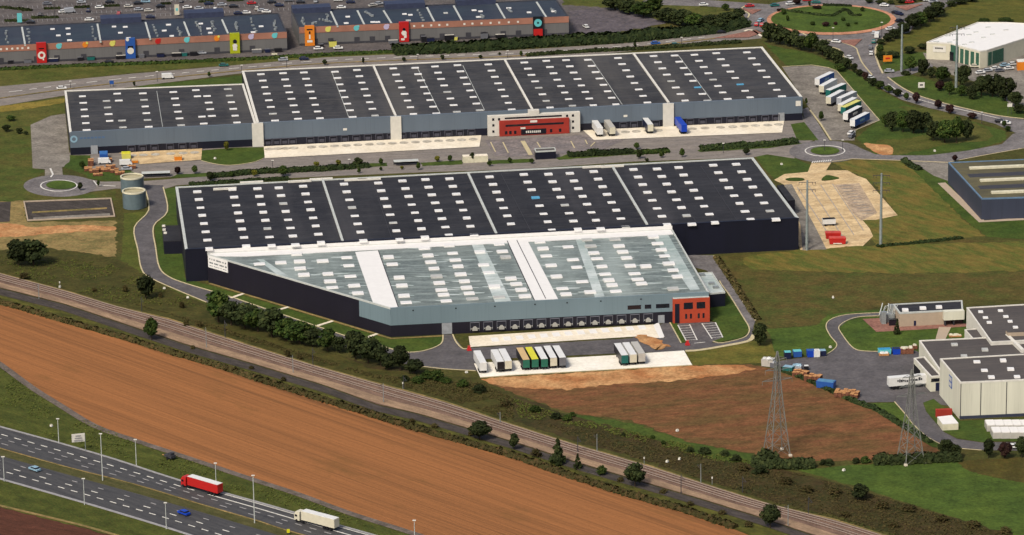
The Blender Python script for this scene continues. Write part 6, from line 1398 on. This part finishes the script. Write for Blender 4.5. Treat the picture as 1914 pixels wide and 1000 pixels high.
trees([(1655, 238, 20, 24, 'd'), (1668, 246, 30, 38, 'd'), (1688, 248, 32, 38, 'd'), (1708, 250, 32, 42, 'd'), (1726, 248, 28, 40, 'd'), (1745, 264, 30, 34, 'd'), (1766, 268, 34, 40, 'd'), (1788, 268, 34, 42, 'd'), (1806, 264, 28, 38, 'd')], 'clumps on the lawn', 'tree', 'in the two dark lawn clumps')
trees([(1702, 134, 22, 28, 'd'), (1725, 142, 23, 30, 'd'), (1741, 146, 16, 20, 'd'), (1762, 153, 30, 28, 'm'), (1801, 163, 30, 36, 'd'), (1757, 170, 18, 16, 'r'), (1775, 178, 18, 22, 'd'), (1798, 180, 20, 22, 'd'), (1818, 186, 26, 24, 'd'), (1835, 180, 34, 34, 'd'), (1856, 182, 40, 42, 'd'), (1880, 190, 40, 44, 'd'), (1898, 200, 26, 26, 'd'), (1870, 162, 26, 18, 'm'), (1694, 140, 18, 10, 'b'), (1905, 212, 22, 18, 'd')], 'trees below the white-roofed hall', 'tree', 'below the white-roofed hall')
trees([(1646, 84, 18, 12, 'd'), (1660, 78, 22, 16, 'd'), (1674, 72, 24, 18, 'd'), (1690, 64, 28, 22, 'd'), (1706, 56, 30, 26, 'd'), (1722, 50, 32, 28, 'd'), (1738, 42, 34, 28, 'd'), (1752, 32, 34, 26, 'd'), (1645, 100, 14, 16, 'm'), (1646, 112, 18, 14, 'd'), (1670, 108, 26, 12, 'd'), (1700, 100, 26, 12, 'd'), (1725, 92, 18, 10, 'd'), (1778, 12, 22, 10, 'd'), (1796, 8, 26, 10, 'd'), (1815, 3, 26, 8, 'd'), (1840, 42, 26, 6, 'm'), (1880, 40, 26, 6, 'm')], 'belt right of the roundabout', 'tree', 'in the belt beside the slope meadow')
trees([(1465, 28, 10, 10, 'm'), (1472, 40, 8, 10, 'm'), (1455, 22, 8, 6, 'r'), (1490, 9, 18, 12, 'r'), (1513, 12, 6, 10, 'd'), (1519, 48, 10, 8, 'm'), (1544, 50, 16, 9, 'r'), (1562, 48, 8, 7, 'r'), (1576, 40, 9, 7, 'm'), (1585, 50, 10, 8, 'm'), (1600, 46, 8, 5, 'm'), (1612, 22, 10, 8, 'd'), (1528, 17, 18, 6, 'r')], 'small trees on the roundabout lawn', 'small tree', 'on the lawn of the big roundabout')
trees([(x, y, 16, 7, 'd') for x, y in ((1625, 6), (1645, 8), (1665, 8), (1685, 6), (1705, 3), (1724, 1))], 'trees at top edge right', 'tree', 'on the top edge, right side')
trees([(36, 250, 12, 12, 'd'), (12, 246, 16, 12, 'd'), (48, 252, 10, 7, 'd'), (20, 226, 18, 10, 'm')], 'shrubs far left', 'tree', 'left of the side lane, far left')
trees([(1677, 625, 14, 30, 'c')], 'single trees', '', 'tree in front of the office wing')
trees([(1848, 298, 0, 0, 'm')][:0]+[(1785, 302, 11, 12, 'r')], 'single trees', '', 'tree at the corner of the slate warehouse')
trees([(1648, 462, 10, 7, 'b')], 'single trees', '', 'shrub at foot of the meadow power mast')
def hedge(px, w_, h_, lab, mat=None, leaf=.45, dens=5.0, name='hedge', cat='hedge'):
    P = [tuple(p)[:2] for p in W(px)]; c = resample(P, .5, False); L_ = len(c)*.5; mb = MB(); random.seed(int(px[0][0])+3)
    n = int(min(9000, L_*(w_+2*h_)*dens))
    base = c[0]; e = empty(name, (base.x, base.y, .02), 0, lab, cat, 'hedges')
    core = [(q.x, q.y) for q in resample(P, 3, False)]
    for k in range(n):
        i = random.randrange(len(c)-1); d = (c[i+1]-c[i]).normalized() if (c[i+1]-c[i]).length else Vector((1, 0)); nn_ = Vector((-d.y, d.x))
        hh = h_*(.8+.35*noise.noise(Vector((c[i].x*.25, c[i].y*.25, 0)))); t = random.uniform(-1, 1); z = hh*math.sqrt(max(0, 1-t**4))*random.uniform(.35, 1.05)
        p = Vector((c[i].x+nn_.x*t*w_/2, c[i].y+nn_.y*t*w_/2, z)); nv = Vector((nn_.x*t, nn_.y*t, .6+random.random())).normalized()+Vector((random.gauss(0, .4), random.gauss(0, .4), 0)); nv.normalize()
        u = nv.orthogonal().normalized(); v = nv.cross(u); s = leaf*random.uniform(.6, 1.5)
        mb.add([p-u*s-v*s, p+u*s-v*s*.7, p+u*s+v*s, p-u*s*.8+v*s*.8], [(0, 1, 2, 3)])
    m_ = mat or L_hedge
    mb.build('foliage', m_, e); MB().ribbon(core, w_*.75, 0, h_*.6).build('branches', m_, e)
hedge([(736, 97), (790, 95), (860, 92), (960, 85), (1060, 79), (1161, 74), (1260, 64), (1336, 56), (1385, 44)], 14, 3.2, 'long dark hedge belt between mall service yard and avenue', L_hedge, .8, 2.2)
hedge([(395, 331), (480, 323), (600, 318), (690, 311)], 4, 2.0, 'dark clipped hedge on left grass strip between the warehouses')
hedge([(355, 345), (440, 340), (480, 337), (540, 334)], 3, 1.0, 'low dark hedge along the back wall of the long warehouse')
hedge([(1062, 292), (1120, 289), (1185, 285)], 4, 2.2, 'dark clipped hedge right of the gatehouse'); hedge([(1196, 287), (1250, 283)], 4, 1.6, 'grey-green clipped hedge beside the gatehouse hedge', L_mid)
hedge([(1310, 281), (1370, 276), (1450, 271), (1490, 266)], 4, 2.4, 'dark clipped hedge right of the yard entrance')
hedge([(985, 104), (1060, 99), (1110, 96), (1180, 93), (1300, 85), (1385, 79)], 3, 1.4, 'low shrub row behind far roof along the avenue', L_dark)
hedge([(1410, 868), (1440, 872), (1480, 874), (1522, 871)], 5, 3.4, 'dark hedge below the left pylon', L_dark); hedge([(1634, 865), (1680, 864), (1730, 862), (1795, 858)], 5, 3.2, 'dark hedge behind the right pylon', L_dark)
hedge([(1425, 862), (1440, 866), (1455, 867)], 5, 4.5, 'bushy dark hedge mound at the foot of the left pylon', L_dark)
hedge([(0, 130), (120, 124), (300, 118), (480, 110), (640, 101), (735, 97)], 3.5, .9, 'low rough hedge on bank below mall service lane', L_mid, .5, 3)
hedge([(1455, 690), (1500, 706), (1540, 724), (1600, 752), (1640, 766), (1740, 828)], 2.4, 1.0, 'thin hedge along the edge of factory yard and fallow field', L_hedge)
hedge([(1690, 301), (1705, 312), (1720, 318)], 3, 1.6, 'dark hedge corner above the access lane of the slate warehouse'); hedge([(1640, 461), (1720, 454), (1800, 445)], 1.6, .8, 'low dark hedge line between dry meadow and dark meadow', L_hedge)
hedge([(1340, 482), (1375, 534), (1416, 598)], 2.5, .9, 'dark weedy strip along the right service lane', L_scrub)
hedge([(1460, 19), (1480, 22), (1530, 29), (1555, 31), (1580, 18)], 2, .9, 'curving clipped hedge on left of the roundabout lawn'); hedge([(1540, 10.5), (1592, 12)], 2.2, 1.0, 'straight clipped hedge at the top of roundabout lawn'); hedge([(1575, 18), (1586, 21), (1592, 29), (1610, 30)], 2, .9, 'stepped clipped hedge on the right of roundabout lawn')
hedge([(x, y) for x, y in ((-20, 561), (0, 566), (120, 600), (226, 630), (326, 662), (426, 690), (480, 709))], 3, 1.4, 'weedy brown hedgerow along upper edge of stubble field, left half', L_scrub, .5, 2.6)
hedge([(480, 709), (600, 747), (665, 767), (781, 803), (960, 853), (1060, 888), (1160, 921), (1286, 957), (1374, 987)], 3.4, 1.6, 'weedy brown hedgerow along upper edge of stubble field, right half', L_scrub, .5, 2.2)
hedge([(0, 14), (60, 20)], 1.6, 1, 'short hedge in mall car park, far left', L_dark)
for i, (x0, x1, y) in enumerate(((42, 57, 20), (84, 113, 17), (140, 168, 14.5), (194, 224, 12), (302, 320, 8), (372, 400, 4), (425, 455, 2), (10, 56, 40), (60, 110, 34))):
    hedge([(x0, y), (x1, y-1)], 1.5, 1, '%s short hedge from the left in the mall car park' % ordn([10, 42, 60, 84, 140, 194, 302, 372, 425].index(x0)), L_dark, .4)
# cars rows in mall car park markings
mb = MB()
for r, (ya, yb) in enumerate(((-8, -24), (7, -9), (22, 4), (33, 12))):
    for k in range(60):
        x = 5+k*9.2; mb.ribbon([tuple(p)[:2] for p in W([(x, ya-k*.42+6), (x+1.4, ya-k*.42+11)])], .18, .05, .06)
for y in (14, 28, 36): mb.ribbon([tuple(p)[:2] for p in W([(60, y+2), (330, y-12)])], .25, .05, .06)
tag(mb.build('parking_marking', m_markf), kind='structure')
# rough ground tufts (countless): one object per ground kind
def inside(p, P):
    c = False; n = len(P)
    for i in range(n):
        a, b = P[i], P[i-1]
        if (a[1] > p[1]) != (b[1] > p[1]) and p[0] < (b[0]-a[0])*(p[1]-a[1])/(b[1]-a[1])+a[0]: c = not c
    return c
def tufts(name, polys, n, mat, size, seed, hgt=.6, thr=-.1):
    rnd = random.Random(seed); mb = MB()
    for px in polys:
        P = [tuple(p)[:2] for p in W(px)]; x0, x1 = min(p[0] for p in P), max(p[0] for p in P); y0, y1 = min(p[1] for p in P), max(p[1] for p in P); k = 0; tries = 0
        while k < n and tries < n*14:
            tries += 1; q = (rnd.uniform(x0, x1), rnd.uniform(y0, y1))
            if not inside(q, P) or noise.noise(Vector((q[0]*.07, q[1]*.07, seed))) < thr: continue
            k += 1
            for j in range(4):
                p = Vector((q[0]+rnd.gauss(0, size), q[1]+rnd.gauss(0, size), rnd.uniform(.05, hgt))); a = rnd.uniform(0, pi); s = size*rnd.uniform(.5, 1.2)
                nv = Vector((rnd.gauss(0, .5), rnd.gauss(0, .5), 1)).normalized(); u = nv.orthogonal().normalized(); v = nv.cross(u)
                mb.add([p-u*s-v*s, p+u*s-v*s, p+u*s+v*s, p-u*s+v*s], [(0, 1, 2, 3)])
    tag(mb.build(name, mat), kind='stuff')
tufts('rough_grass_tufts', [[(220, 560), (390, 605), (700, 700), (900, 715), (960, 745), (960, 788), (835, 745), (693, 705), (480, 642), (316, 588), (220, 560)], [(1000, 790), (1200, 815), (1340, 862), (1440, 880), (1489, 884), (1609, 916), (1880, 1000), (1680, 1005), (1440, 938), (1211, 864)]], 3200, leafm('foliage_rough', (82, 72, 44), (68, 70, 36), (98, 84, 52)), .17, 4, .22, -.4)
tufts('green_tufts', [[(0, 475), (200, 490), (380, 575), (216, 565), (0, 505)], [(960, 745), (1050, 775), (1300, 835), (1440, 872), (1340, 862), (1100, 800), (970, 780)], [(0, 690), (100, 758), (250, 826), (480, 902), (640, 960), (700, 990), (550, 950), (213, 850), (0, 790)]], 1100, leafm('foliage_grass', (70, 82, 36), (84, 92, 40), (98, 98, 48)), .16, 9, .2)
for pr in [T0, CAR0, VAN0]+[t for v in TR.values() for t in v]:
    if pr.location.z < -40:
        for c in list(pr.children): bpy.data.objects.remove(c)
        bpy.data.objects.remove(pr)
